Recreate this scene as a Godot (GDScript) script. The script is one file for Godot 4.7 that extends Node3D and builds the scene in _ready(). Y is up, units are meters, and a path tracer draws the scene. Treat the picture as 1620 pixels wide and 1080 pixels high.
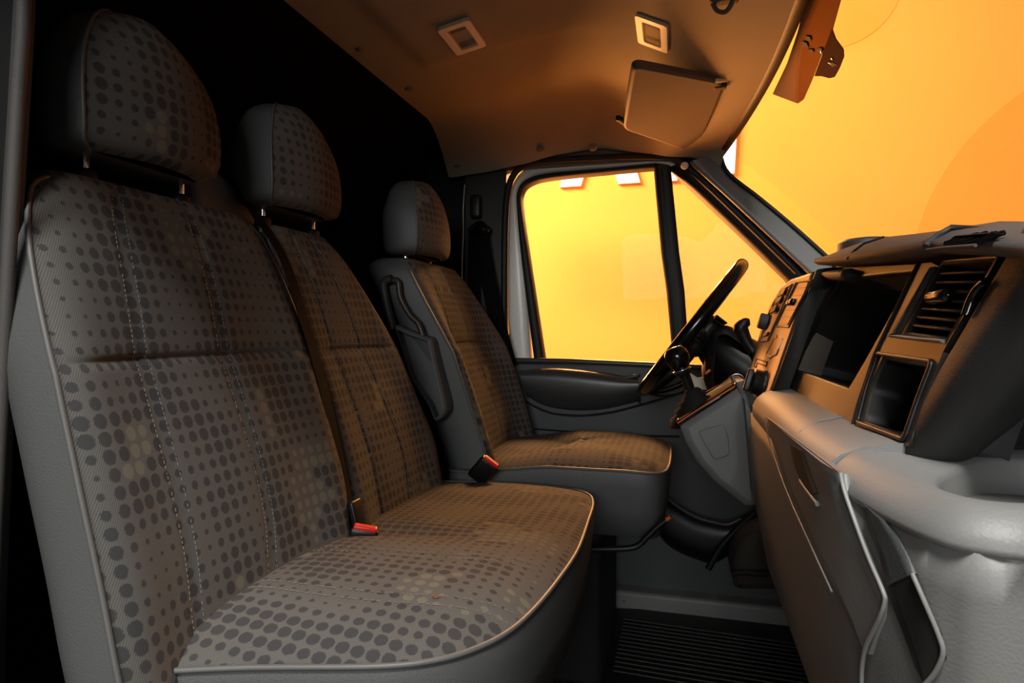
extends Node3D
# Cab of a panel van seen through its open passenger door, parked in a studio with an orange wall.
# x = forward along the van, y = up, z = towards the open passenger door. Metres.

var M := {}

# ------------------------------------------------------------------ helpers
func own(n: Node, called: String, parent: Node = null) -> Node:
	n.name = called
	(parent if parent else self).add_child(n, true)
	return n

func tag(n: Node, label := "", category := "", group := "", kind := "") -> Node:
	if label: n.set_meta("label", label)
	if category: n.set_meta("category", category)
	if group: n.set_meta("group", group)
	if kind: n.set_meta("kind", kind)
	return n

func thing(called: String, label: String, category: String, group := "") -> Node3D:
	return tag(own(Node3D.new(), called), label, category, group) as Node3D

func setting(called: String, label := "") -> Node3D:
	return tag(own(Node3D.new(), called), label, "", "", "structure") as Node3D

func put(called: String, st: SurfaceTool, mat: Material, parent: Node = null, kind := "") -> MeshInstance3D:
	st.generate_normals()
	var m := MeshInstance3D.new()
	m.mesh = st.commit()
	m.material_override = mat
	own(m, called, parent)
	if kind: m.set_meta("kind", kind)
	return m

func mk() -> SurfaceTool:
	var st := SurfaceTool.new()
	st.begin(Mesh.PRIMITIVE_TRIANGLES)
	st.set_smooth_group(0)
	return st

func tri(st: SurfaceTool, a: Vector3, b: Vector3, c: Vector3, s := 0, uv := []):
	st.set_smooth_group(s)
	var p := [a, b, c]
	for i in 3:
		if uv: st.set_uv(uv[i])
		else: st.set_uv(Vector2(p[i].z, p[i].y))
		st.add_vertex(p[i])

var sg := 0
# a surface through rings of points; crisp: each band of its own smooth group; uvs: a Callable(Vector3) -> Vector2
func skin(st: SurfaceTool, rings: Array, closed := true, crisp := false, flip := false, uvs = null):
	sg += 1
	var n: int = rings[0].size()
	for r in rings.size() - 1:
		if crisp: sg += 1
		for k in (n if closed else n - 1):
			var a: Vector3 = rings[r][k]
			var b: Vector3 = rings[r][(k + 1) % n]
			var c: Vector3 = rings[r + 1][k]
			var d: Vector3 = rings[r + 1][(k + 1) % n]
			var q := [a, b, c, d]
			var u := []
			for p in q: u.append(uvs.call(p) if uvs else Vector2(p.z, p.y))
			var order := [0, 2, 1, 1, 2, 3] if flip else [0, 1, 2, 1, 3, 2]
			for j in 2:
				var i0: int = order[j * 3]
				var i1: int = order[j * 3 + 1]
				var i2: int = order[j * 3 + 2]
				if q[i0].is_equal_approx(q[i1]) or q[i1].is_equal_approx(q[i2]) or q[i0].is_equal_approx(q[i2]): continue
				tri(st, q[i0], q[i1], q[i2], sg, [u[i0], u[i1], u[i2]])
	sg += 1

func fan(st: SurfaceTool, ring: Array, flip := false, uvs = null):
	sg += 1
	var m := Vector3.ZERO
	for p in ring: m += p
	m /= ring.size()
	for k in ring.size():
		var a: Vector3 = ring[k]
		var b: Vector3 = ring[(k + 1) % ring.size()]
		if a.is_equal_approx(b): continue
		var t := [m, b, a] if flip else [m, a, b]
		var u := []
		for p in t: u.append(uvs.call(p) if uvs else Vector2(p.z, p.y))
		tri(st, t[0], t[1], t[2], sg, u)
	sg += 1

func cr1(a: float, b: float, c: float, d: float, t: float) -> float:
	return 0.5 * (2.0 * b + (c - a) * t + (2.0 * a - 5.0 * b + 4.0 * c - d) * t * t + (3.0 * b - a - 3.0 * c + d) * t * t * t)

# Catmull-Rom through points (Vector2 or Vector3), n steps in each span
func curve(p: Array, n := 6, closed := false) -> Array:
	var out := []
	var c := p.size()
	for i in (c if closed else c - 1):
		var a = p[(i - 1 + c) % c] if closed or i > 0 else p[0]
		var b = p[i]
		var d = p[(i + 1) % c]
		var e = p[(i + 2) % c] if closed or i + 2 < c else p[c - 1]
		for k in n:
			var t := float(k) / n
			out.append(0.5 * (2.0 * b + (d - a) * t + (2.0 * a - 5.0 * b + 4.0 * d - e) * t * t + (3.0 * b - a - 3.0 * d + e) * t * t * t))
	if not closed: out.append(p[c - 1])
	return out

# rows of numbers interpolated smoothly
func rows(p: Array, n := 5) -> Array:
	var out := []
	for i in p.size() - 1:
		for k in n:
			var t := float(k) / n
			var r := []
			for j in p[0].size():
				r.append(cr1(p[maxi(i - 1, 0)][j], p[i][j], p[i + 1][j], p[mini(i + 2, p.size() - 1)][j], t))
			out.append(r)
	out.append(p[p.size() - 1])
	return out

func tube(st: SurfaceTool, path: Array, r, sides := 8, closed := false, flat := 1.0, up := Vector3.UP):
	var rings := []
	var n := path.size()
	var prev := Vector3.ZERO
	for i in n:
		var a: Vector3 = path[(i - 1 + n) % n] if closed or i > 0 else path[0]
		var b: Vector3 = path[(i + 1) % n] if closed or i < n - 1 else path[n - 1]
		var t := (b - a).normalized()
		var s := prev - t * prev.dot(t) if prev != Vector3.ZERO else t.cross(up if absf(t.dot(up)) < 0.97 else Vector3.RIGHT)
		s = s.normalized()
		prev = s
		var w := s.cross(t)
		var rad: float = r if r is float else r[i]
		var ring := []
		for k in sides:
			var ang := TAU * k / sides
			ring.append(path[i] + s * cos(ang) * rad + w * sin(ang) * rad * flat)
		rings.append(ring)
	if closed: rings.append(rings[0])
	skin(st, rings, true)
	if not closed:
		fan(st, rings[0], true)
		fan(st, rings[n - 1])

# a ribbon of webbing: path, across direction, width, thickness
func ribbon(st: SurfaceTool, path: Array, across: Vector3, w: float, th: float):
	var rings := []
	for i in path.size():
		var t: Vector3 = (path[mini(i + 1, path.size() - 1)] - path[maxi(i - 1, 0)]).normalized()
		var s := (across - t * across.dot(t)).normalized()
		var nn := s.cross(t)
		rings.append([path[i] + s * w / 2 + nn * th / 2, path[i] - s * w / 2 + nn * th / 2, path[i] - s * w / 2 - nn * th / 2, path[i] + s * w / 2 - nn * th / 2])
	for k in 4:
		var two := []
		for r in rings: two.append([r[k], r[(k + 1) % 4]])
		skin(st, two, false)
	fan(st, rings[0], true)
	fan(st, rings[rings.size() - 1])

func lathe(st: SurfaceTool, prof: Array, xf: Transform3D, n := 24):
	var rings := []
	for p in prof:
		var ring := []
		for k in n:
			ring.append(xf * Vector3(cos(TAU * k / n) * p.x, p.y, sin(TAU * k / n) * p.x))
		rings.append(ring)
	skin(st, rings, true, false, true)
	fan(st, rings[0], false)
	fan(st, rings[rings.size() - 1], true)

func turned(dir: Vector3, at: Vector3) -> Transform3D:   # y axis along dir
	var y := dir.normalized()
	var x := y.cross(Vector3.FORWARD if absf(y.z) < 0.9 else Vector3.RIGHT).normalized()
	return Transform3D(Basis(x, y, x.cross(y)), at)

func inset(p: Array, d: float) -> Array:
	var out := []
	var n := p.size()
	var area := 0.0
	for i in n: area += p[i].cross(p[(i + 1) % n])
	var sgn := signf(area)
	for i in n:
		var e1: Vector2 = (p[i] - p[(i - 1 + n) % n]).normalized()
		var e2: Vector2 = (p[(i + 1) % n] - p[i]).normalized()
		var n1 := Vector2(-e1.y, e1.x) * sgn
		var n2 := Vector2(-e2.y, e2.x) * sgn
		var m := (n1 + n2).normalized()
		out.append(p[i] + m * d / maxf(m.dot(n1), 0.4))
	return out

# round the corners of a 2D outline
func rpoly(p: Array, r: float, seg := 4) -> Array:
	var out := []
	var n := p.size()
	for i in n:
		var a: Vector2 = p[(i - 1 + n) % n]
		var b: Vector2 = p[i]
		var c: Vector2 = p[(i + 1) % n]
		var k := minf(r, 0.45 * minf(a.distance_to(b), c.distance_to(b)))
		var s := b + (a - b).normalized() * k
		var e := b + (c - b).normalized() * k
		for j in seg + 1:
			var t := float(j) / seg
			out.append(s.lerp(b, t).lerp(b.lerp(e, t), t))
	return out

func lift(p: Array, z: float, xf: Transform3D) -> Array:
	var out := []
	for q in p: out.append(xf * Vector3(q.x, q.y, z))
	return out

func face(st: SurfaceTool, poly: Array, z: float, xf: Transform3D, flip := false):
	sg += 1
	var idx := Geometry2D.triangulate_polygon(PackedVector2Array(poly))
	for i in range(0, idx.size(), 3):
		var q := [poly[idx[i]], poly[idx[i + 1]], poly[idx[i + 2]]]
		var ccw: bool = (q[1] - q[0]).cross(q[2] - q[0]) > 0
		if ccw != flip: q = [q[0], q[2], q[1]]
		tri(st, xf * Vector3(q[0].x, q[0].y, z), xf * Vector3(q[1].x, q[1].y, z), xf * Vector3(q[2].x, q[2].y, z), sg)
	sg += 1

func ccw(p: Array) -> Array:
	var area := 0.0
	for i in p.size(): area += p[i].cross(p[(i + 1) % p.size()])
	if area < 0:
		var q := p.duplicate()
		q.reverse()
		return q
	return p

# a plate: outline in the xy plane of xf, from z - depth up to z, front edge bevelled
func plate(st: SurfaceTool, outline: Array, z: float, depth: float, bev: float, xf := Transform3D()):
	var p := ccw(outline)
	var q := inset(p, bev)
	var m := inset(p, bev * 0.3)
	skin(st, [lift(p, z - depth, xf), lift(p, z - bev, xf)], true, true, true)
	skin(st, [lift(p, z - bev, xf), lift(m, z - bev * 0.3, xf), lift(q, z, xf)], true, false, true)
	face(st, q, z, xf)
	face(st, p, z - depth, xf, true)

# a ring-shaped plate between two outlines of as many points each
func frame(st: SurfaceTool, outer: Array, inner: Array, z: float, depth: float, bev: float, xf := Transform3D()):
	var i2 := inset(inner, -bev)
	skin(st, [lift(outer, z - depth, xf), lift(outer, z, xf)], true, true)
	skin(st, [lift(outer, z, xf), lift(i2, z, xf)], true, true)
	skin(st, [lift(i2, z, xf), lift(inset(inner, -bev * 0.3), z - bev * 0.3, xf), lift(inner, z - bev, xf)], true, false)
	skin(st, [lift(inner, z - bev, xf), lift(inner, z - depth, xf)], true, true)
	skin(st, [lift(inner, z - depth, xf), lift(outer, z - depth, xf)], true, true)

func pocket(st: SurfaceTool, inner: Array, z: float, depth: float, xf: Transform3D, shrink := 0.9, th := 0.002):
	var c := Vector2.ZERO
	for p in inner: c += p
	c /= inner.size()
	var deep := []
	for p in inner: deep.append(c + (p - c) * shrink)
	var mid := []
	for p in inner: mid.append(c + (p - c) * lerpf(1.0, shrink, 0.85))
	skin(st, [lift(inner, z, xf), lift(mid, z - depth * 0.9, xf), lift(deep, z - depth, xf)], true, false)
	fan(st, lift(deep, z - depth, xf))
	var o1 := inset(inner, -th)
	skin(st, [lift(o1, z, xf), lift(o1, z - depth - th, xf)], true, true, true)
	fan(st, lift(o1, z - depth - th, xf), true)
	skin(st, [lift(o1, z, xf), lift(inner, z, xf)], true, true)

# rounded box
func rbox(st: SurfaceTool, size: Vector3, r: float, xf := Transform3D(), seg := 3):
	var rings := []
	var h := size / 2
	r = minf(r, minf(h.x, minf(h.y, h.z)) * 0.999)
	for i in seg * 2 + 2:
		var lower := i <= seg
		var t := (float(i) / seg if lower else float(i - seg - 1) / seg) * PI / 2
		var y := -h.y + r - r * cos(t) if lower else h.y - r + r * sin(t)
		var rr := r * sin(t) if lower else r * cos(t)
		var ring := []
		for q in 4:
			var cx := (h.x - r) * (1 if q == 0 or q == 3 else -1)
			var cz := (h.z - r) * (1 if q < 2 else -1)
			for k in seg + 1:
				var a := PI / 2 * (q + float(k) / seg)
				ring.append(xf * Vector3(cx + cos(a) * rr, y, cz + sin(a) * rr))
		rings.append(ring)
	skin(st, rings, true, false, true)
	fan(st, rings[0])
	fan(st, rings[rings.size() - 1], true)

# a band between two edge lines of as many points, bulging towards n, th thick
func band(st: SurfaceTool, a: Array, b: Array, n: Vector3, bulge: float, th: float, steps := 6):
	var front := []
	var back := []
	for i in a.size():
		var f := []
		var g := []
		for k in steps + 1:
			var t := float(k) / steps
			var p: Vector3 = a[i].lerp(b[i], t)
			f.append(p + n * bulge * (1.0 - pow(absf(2 * t - 1), 3)))
			g.append(p - n * th)
		f.append(g[steps])
		back.append(g)
		f.insert(0, g[0])
		front.append(f)
	skin(st, front, false)
	skin(st, back, false, false, true)
	var e0: Array = front[0]
	var e1: Array = front[front.size() - 1]
	fan(st, e0, true)
	fan(st, e1)

# dashes of thread along a path, lifted off the cloth
func stitches(st: SurfaceTool, path: Array, long := 0.0038, gap := 0.0024, r := 0.0005):
	var left := 0.0
	for i in path.size() - 1:
		var a: Vector3 = path[i]
		var b: Vector3 = path[i + 1]
		var d := a.distance_to(b)
		var t := left
		while t < d:
			var e := minf(t + long, d)
			if e - t > 0.001: tube(st, [a.lerp(b, t / d), a.lerp(b, e / d)], r, 4)
			t += long + gap
		left = t - d

# ------------------------------------------------------------------ materials
func mat(called: String, c: Color, rough: float, metal := 0.0, spec := 0.5) -> StandardMaterial3D:
	var m := StandardMaterial3D.new()
	m.resource_name = called
	m.albedo_color = c
	m.roughness = rough
	m.metallic = metal
	m.metallic_specular = spec
	M[called] = m
	return m

func grain(m: StandardMaterial3D, freq: float, relief: float, scale := 8.0, seed_ := 1):
	var f := FastNoiseLite.new()
	f.seed = seed_
	f.noise_type = FastNoiseLite.TYPE_SIMPLEX_SMOOTH
	f.frequency = freq
	f.fractal_octaves = 3
	var t := NoiseTexture2D.new()
	t.width = 256
	t.height = 256
	t.seamless = true
	t.noise = f
	t.as_normal_map = true
	t.bump_strength = relief
	m.normal_enabled = true
	m.normal_texture = t
	m.normal_scale = 0.5
	m.uv1_triplanar = true
	m.uv1_scale = Vector3.ONE * scale

func mottle(m: StandardMaterial3D, a: Color, b: Color, freq := 0.02, seed_ := 3):
	var f := FastNoiseLite.new()
	f.seed = seed_
	f.frequency = freq
	f.fractal_octaves = 4
	var t := NoiseTexture2D.new()
	t.width = 256
	t.height = 256
	t.seamless = true
	t.noise = f
	var g := Gradient.new()
	g.set_color(0, a)
	g.set_color(1, b)
	t.color_ramp = g
	m.albedo_color = Color.WHITE
	m.albedo_texture = t
	m.uv1_triplanar = true

# twill woven with rows of dots, dark and pale, that swell and shrink
func fabric_material():
	var n := 1024
	var cells := 32
	var f := FastNoiseLite.new()
	f.seed = 11
	f.frequency = 0.11
	f.fractal_octaves = 2
	var g := FastNoiseLite.new()
	g.seed = 29
	g.frequency = 0.085
	var size_at := PackedFloat32Array()
	var tone_at := PackedFloat32Array()
	var jx := PackedFloat32Array()
	var rng := RandomNumberGenerator.new()
	rng.seed = 5
	for j in cells:
		for i in cells:
			var ax := TAU * i / cells
			var ay := TAU * j / cells
			var v := f.get_noise_3d(cos(ax) * 8, sin(ax) * 8, cos(ay) * 8 + 50) + f.get_noise_3d(cos(ax) * 8, sin(ay) * 8, cos(ax) * 8 - 40) * 0.6
			var w := g.get_noise_3d(cos(ax) * 8 + 9, sin(ax) * 8, sin(ay) * 8) + g.get_noise_3d(cos(ay) * 9, sin(ay) * 9, cos(ax) * 7)
			size_at.append(clampf(0.28 + v * 0.33, 0.12, 0.40))
			tone_at.append(1.0 if w > 0.3 else 0.0)
			jx.append(rng.randf_range(-0.04, 0.04))
	var data := PackedByteArray()
	data.resize(n * n * 3)
	var bump := PackedByteArray()
	bump.resize(n * n * 3)
	var cell := float(n) / cells
	var at := 0
	var base := [0.335, 0.329, 0.318]
	var dark := [0.226, 0.225, 0.230]
	var pale := [0.395, 0.388, 0.345]
	for y in n:
		for x in n:
			var line := (x * 2 + y) % 8
			var thread := 1.12 if line < 4 else 0.86
			var ix := int(x / cell)
			var iy := int(y / cell)
			var k := iy * cells + ix
			var dx := x / cell - ix - 0.5 + jx[k] + (0.035 if line < 4 else -0.02)
			var dy := (y / cell - iy - 0.5) * 0.92
			var c: Array = base
			if dx * dx + dy * dy < size_at[k] * size_at[k]:
				c = pale if tone_at[k] > 0.5 else dark
				thread = 1.05 if line < 4 else 0.95
			data[at] = int(255 * c[0] * thread)
			data[at + 1] = int(255 * c[1] * thread)
			data[at + 2] = int(255 * c[2] * thread)
			var h := 170 if line < 4 else 90
			bump[at] = h
			bump[at + 1] = h
			bump[at + 2] = h
			at += 3
	var m := mat("woven_fabric", Color.WHITE, 0.92, 0.0, 0.3)
	m.albedo_texture = ImageTexture.create_from_image(Image.create_from_data(n, n, false, Image.FORMAT_RGB8, data))
	var b := Image.create_from_data(n, n, false, Image.FORMAT_RGB8, bump)
	b.bump_map_to_normal_map(1.2)
	m.normal_enabled = true
	m.normal_texture = ImageTexture.create_from_image(b)
	m.normal_scale = 0.35
	m.uv1_scale = Vector3(1.72, 1.72, 1)

func materials():
	fabric_material()
	grain(mat("vinyl", Color(0.30, 0.305, 0.305), 0.5), 0.09, 2.0, 14.0)
	mat("piping", Color(0.33, 0.33, 0.325), 0.5)
	mat("thread", Color(0.46, 0.45, 0.42), 0.8)
	grain(mat("grey_plastic", Color(0.44, 0.44, 0.435), 0.5), 0.12, 1.0, 12.0)
	mat("grey_edge", Color(0.5, 0.5, 0.49), 0.45)
	grain(mat("dark_plastic", Color(0.16, 0.158, 0.155), 0.55), 0.12, 2.0, 16.0)
	grain(mat("pad_plastic", Color(0.27, 0.26, 0.255), 0.65), 0.2, 3.0, 16.0)
	mat("black_plastic", Color(0.055, 0.055, 0.055), 0.4)
	mat("matt_black", Color(0.03, 0.03, 0.03), 0.8)
	mat("gloss_black", Color(0.04, 0.04, 0.042), 0.15)
	mat("trim_silver", Color(0.2, 0.175, 0.15), 0.42, 0.15)
	mat("stack_trim", Color(0.58, 0.53, 0.48), 0.34, 0.75)
	mat("rubber", Color(0.035, 0.035, 0.035), 0.6)
	mat("chrome", Color(0.85, 0.85, 0.86), 0.12, 1.0)
	mat("webbing", Color(0.05, 0.05, 0.05), 0.85, 0.0, 0.2)
	mat("red_button", Color(0.85, 0.14, 0.08), 0.4)
	mat("burnt_foam", Color(0.42, 0.24, 0.1), 0.8)
	mat("gap_tan", Color(0.5, 0.38, 0.3), 0.5)
	mat("amber", Color(0.8, 0.35, 0.1), 0.4)
	mat("cream_plastic", Color(0.9, 0.86, 0.78), 0.4)
	mat("white_cord", Color(0.8, 0.78, 0.72), 0.6)
	grain(mat("headliner", Color(0.56, 0.53, 0.47), 0.9), 0.25, 2.0, 14.0)
	mat("headliner_button", Color(0.46, 0.44, 0.40), 0.6)
	grain(mat("visor_vinyl", Color(0.40, 0.38, 0.35), 0.7), 0.2, 2.0, 16.0)
	mat("painted_metal", Color(0.9, 0.9, 0.88), 0.3, 0.0)
	grain(mat("door_plastic", Color(0.25, 0.26, 0.265), 0.5), 0.12, 2.0, 14.0)
	mat("pillar_plastic", Color(0.42, 0.425, 0.42), 0.4)
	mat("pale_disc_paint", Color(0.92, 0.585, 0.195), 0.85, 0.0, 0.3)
	mat("door_pad", Color(0.22, 0.225, 0.23), 0.3)
	grain(mat("bulkhead_black", Color(0.025, 0.025, 0.025), 0.9, 0.0, 0.15), 0.1, 2.0, 6.0)
	mat("carpet", Color(0.2, 0.18, 0.16), 0.95)
	mat("mat_rubber", Color(0.085, 0.072, 0.066), 0.5)
	var wm := mat("orange_paint", Color(0.93, 0.60, 0.215), 0.85, 0.0, 0.3)
	wm.resource_name = "orange_paint"
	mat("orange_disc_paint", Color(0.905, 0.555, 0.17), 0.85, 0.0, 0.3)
	mat("white_letter", Color(0.95, 0.95, 0.94), 0.6)
	mat("concrete", Color(0.36, 0.35, 0.34), 0.7)
	var gl := mat("clear_glass", Color(0.97, 0.99, 0.97, 0.04), 0.02, 0.0, 0.1)
	gl.transparency = BaseMaterial3D.TRANSPARENCY_ALPHA
	var ln := mat("lamp_lens", Color(0.95, 0.9, 0.8, 0.08), 0.05, 0.0, 0.2)
	ln.transparency = BaseMaterial3D.TRANSPARENCY_ALPHA
	var st := mat("brown_film", Color(0.42, 0.26, 0.08), 0.7, 0.0, 0.1)
	st.backlight_enabled = true
	st.backlight = Color(0.35, 0.2, 0.06)
	var st2 := mat("dark_brown_film", Color(0.17, 0.065, 0.02), 0.7, 0.0, 0.1)
	st2.backlight_enabled = true
	st2.backlight = Color(0.1, 0.035, 0.008)
	var lamp := mat("softbox_cloth", Color(0.9, 0.9, 0.9), 0.8)
	lamp.emission_enabled = true
	lamp.emission = Color(1, 0.97, 0.92)
	lamp.emission_energy_multiplier = 1.0

# ------------------------------------------------------------------ light
func softbox(at: Vector3, to: Vector3, size: Vector2, energy: float, color: Color, label: String):
	var o := thing("studio_softbox", label, "lamp", "studio softboxes")
	o.position = at
	o.look_at_from_position(at, to, Vector3.UP if absf((to - at).normalized().y) < 0.95 else Vector3.RIGHT)
	var st := mk()
	rbox(st, Vector3(size.x, size.y, 0.02), 0.008)
	put("diffuser", st, M.softbox_cloth, o)
	st = mk()
	rbox(st, Vector3(size.x + 0.06, size.y + 0.06, 0.1), 0.02, Transform3D(Basis(), Vector3(0, 0, 0.065)))
	put("housing", st, M.black_plastic, o)
	var l := AreaLight3D.new()
	l.area_size = size
	l.light_energy = energy
	l.light_color = color
	l.shadow_enabled = true
	l.area_range = 30.0
	l.position = Vector3(0, 0, -0.03)
	own(l, "lamp_light", o)

func _ready():
	# camera
	var cam := Camera3D.new()
	cam.fov = rad_to_deg(2.0 * atan(540.0 / 1000.0))
	cam.near = 0.02
	cam.far = 60.0
	own(cam, "camera")
	cam.position = Vector3(0, 0.85, 0)
	cam.rotation = Vector3(-atan(20.0 / 1000.0), atan(270.0 / 1000.0), 0)
	cam.current = true
	# sky and exposure
	var env := Environment.new()
	env.background_mode = Environment.BG_COLOR
	env.background_color = Color(0.42, 0.42, 0.43)
	env.background_energy_multiplier = 0.4
	env.tonemap_mode = Environment.TONE_MAPPER_LINEAR
	env.tonemap_exposure = 1.0
	env.sdfgi_enabled = true
	env.ssao_enabled = true
	env.ssil_enabled = true
	var we := WorldEnvironment.new()
	we.environment = env
	own(we, "world_environment")
	materials()
	# studio lamps
	softbox(Vector3(-3.4, 4.2, -2.6), Vector3(-1.8, 1.7, -5.0), Vector2(3.0, 1.5), 84.0, Color(1, 0.98, 0.95), "softbox above the van aimed at the orange wall")
	softbox(Vector3(-1.45, 0.55, -3.4), Vector3(-0.3, 1.2, -1.2), Vector2(0.8, 1.3), 22.0, Color(1.0, 0.63, 0.30), "orange gelled softbox standing low outside the driver's door")
	softbox(Vector3(-0.27, 2.0, -3.4), Vector3(-0.5, 0.8, -1.3), Vector2(0.7, 0.45), 10.5, Color(1.0, 0.70, 0.42), "orange gelled softbox hung high outside the driver's door")
	softbox(Vector3(0.3, 4.6, 1.5), Vector3(-0.3, 0.6, -0.8), Vector2(1.2, 1.0), 31.0, Color(1, 0.99, 0.97), "softbox high beside the open passenger's door")
	softbox(Vector3(0.1, 1.7, 3.6), Vector3(-0.2, 0.85, -1.0), Vector2(1.6, 1.0), 6.0, Color(0.97, 1, 1), "softbox behind the camera facing the open passenger's door")
	studio()
	shell()
	windscreen()
	far_door()
	bench()
	driver_seat()
	belts()
	dashboard()
	console()
	steering()
	ceiling_things()
	floor_things()

# ------------------------------------------------------------------ studio
func studio():
	var w := setting("wall_far", "orange studio wall beyond the driver's window and windscreen")
	var st := mk()
	rbox(st, Vector3(15.0, 5.6, 0.2), 0.01, Transform3D(Basis(), Vector3(2.0, 2.2, -5.1)))
	put("wall_panel", st, M.orange_paint, w)
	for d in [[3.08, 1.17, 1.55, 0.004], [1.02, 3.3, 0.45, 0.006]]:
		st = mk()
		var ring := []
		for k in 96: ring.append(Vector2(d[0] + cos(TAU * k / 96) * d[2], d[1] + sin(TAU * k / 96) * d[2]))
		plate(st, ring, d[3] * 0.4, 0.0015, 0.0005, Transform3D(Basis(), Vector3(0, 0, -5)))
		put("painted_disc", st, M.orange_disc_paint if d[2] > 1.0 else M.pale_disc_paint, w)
	st = mk()
	rbox(st, Vector3(14, 0.1, 14), 0.01, Transform3D(Basis(), Vector3(0, -0.65, 0)))
	tag(put("ground", st, M.concrete), "grey studio floor around the van", "", "", "structure")
	for q in [[Vector3(2.0, -0.595, -3.7), Vector3(15.0, 0.01, 2.6)]]:
		st = mk()
		rbox(st, q[1], 0.004, Transform3D(Basis(), q[0]))
		put("painted_floor", st, M.orange_paint, w)
	# white letters on the wall, only their feet in view
	var zf := Transform3D(Basis(), Vector3(0, 0, -5))
	st = mk()
	var x := -0.645
	plate(st, [Vector2(x - 0.305, 1.975), Vector2(x - 0.135, 1.975), Vector2(x - 0.085, 2.13), Vector2(x + 0.105, 2.13), Vector2(x + 0.155, 1.975), Vector2(x + 0.325, 1.975), Vector2(x + 0.11, 2.72), Vector2(x - 0.09, 2.72)], 0.03, 0.03, 0.002, zf)
	tag(put("letter", st, M.white_letter), "white letter on the orange wall, both feet showing through the driver's side window", "letter")
	st = mk()
	plate(st, [Vector2(-0.215, 1.972), Vector2(-0.045, 1.972), Vector2(-0.045, 2.42), Vector2(0.20, 2.0), Vector2(0.365, 2.0), Vector2(0.40, 2.72), Vector2(0.22, 2.72), Vector2(0.21, 2.32), Vector2(-0.03, 2.72), Vector2(-0.215, 2.72)], 0.03, 0.03, 0.002, zf)
	tag(put("letter", st, M.white_letter), "white letter on the orange wall, cut by the windscreen pillar", "letter")

# ------------------------------------------------------------------ body of the van
func header(z: float) -> Vector3:
	var q := pow(minf(absf(z + 1.16) / 0.79, 1.0), 2.5)
	return Vector3(0.2 - 0.095 * q, 1.425 - 0.068 * q, z)

func liner(t: float, z: float) -> Vector3:   # t 0 at the bulkhead .. 1 at the windscreen
	var h := header(z)
	var x := lerpf(-0.74, h.x, t)
	var mid := 1.49
	var ks := [[-0.74, 1.478], [-0.62, 1.487], [-0.5, 1.503], [-0.38, 1.527], [-0.25, 1.538], [-0.1, 1.524], [0.0, 1.498], [0.1, 1.462], [0.2, 1.425], [0.3, 1.40]]
	for i in 9:
		if x >= ks[i][0]: mid = lerpf(ks[i][1], ks[i + 1][1], smoothstep(0.0, 1.0, (x - ks[i][0]) / (ks[i + 1][0] - ks[i][0])) * 0.35 + 0.65 * (x - ks[i][0]) / (ks[i + 1][0] - ks[i][0]))
	var edge := clampf((absf(z + 1.16) - 0.60) / 0.21, 0.0, 1.0)
	var side := 0.158 * edge * edge * (1.4 - 0.4 * edge)
	var rear := 0.0
	var front := clampf((t - 0.55) / 0.45, 0.0, 1.0)
	var y := mid - rear - side
	y = lerpf(y, minf(h.y, y), front * front * (3 - 2 * front))
	# raised pocket round the lamps
	var px := smoothstep(-0.63, -0.57, x) * (1.0 - smoothstep(-0.30, -0.12, x))
	var pz := smoothstep(-1.47, -1.40, z)
	y -= 0.022 * px * pz
	return Vector3(x, y, z)

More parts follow.
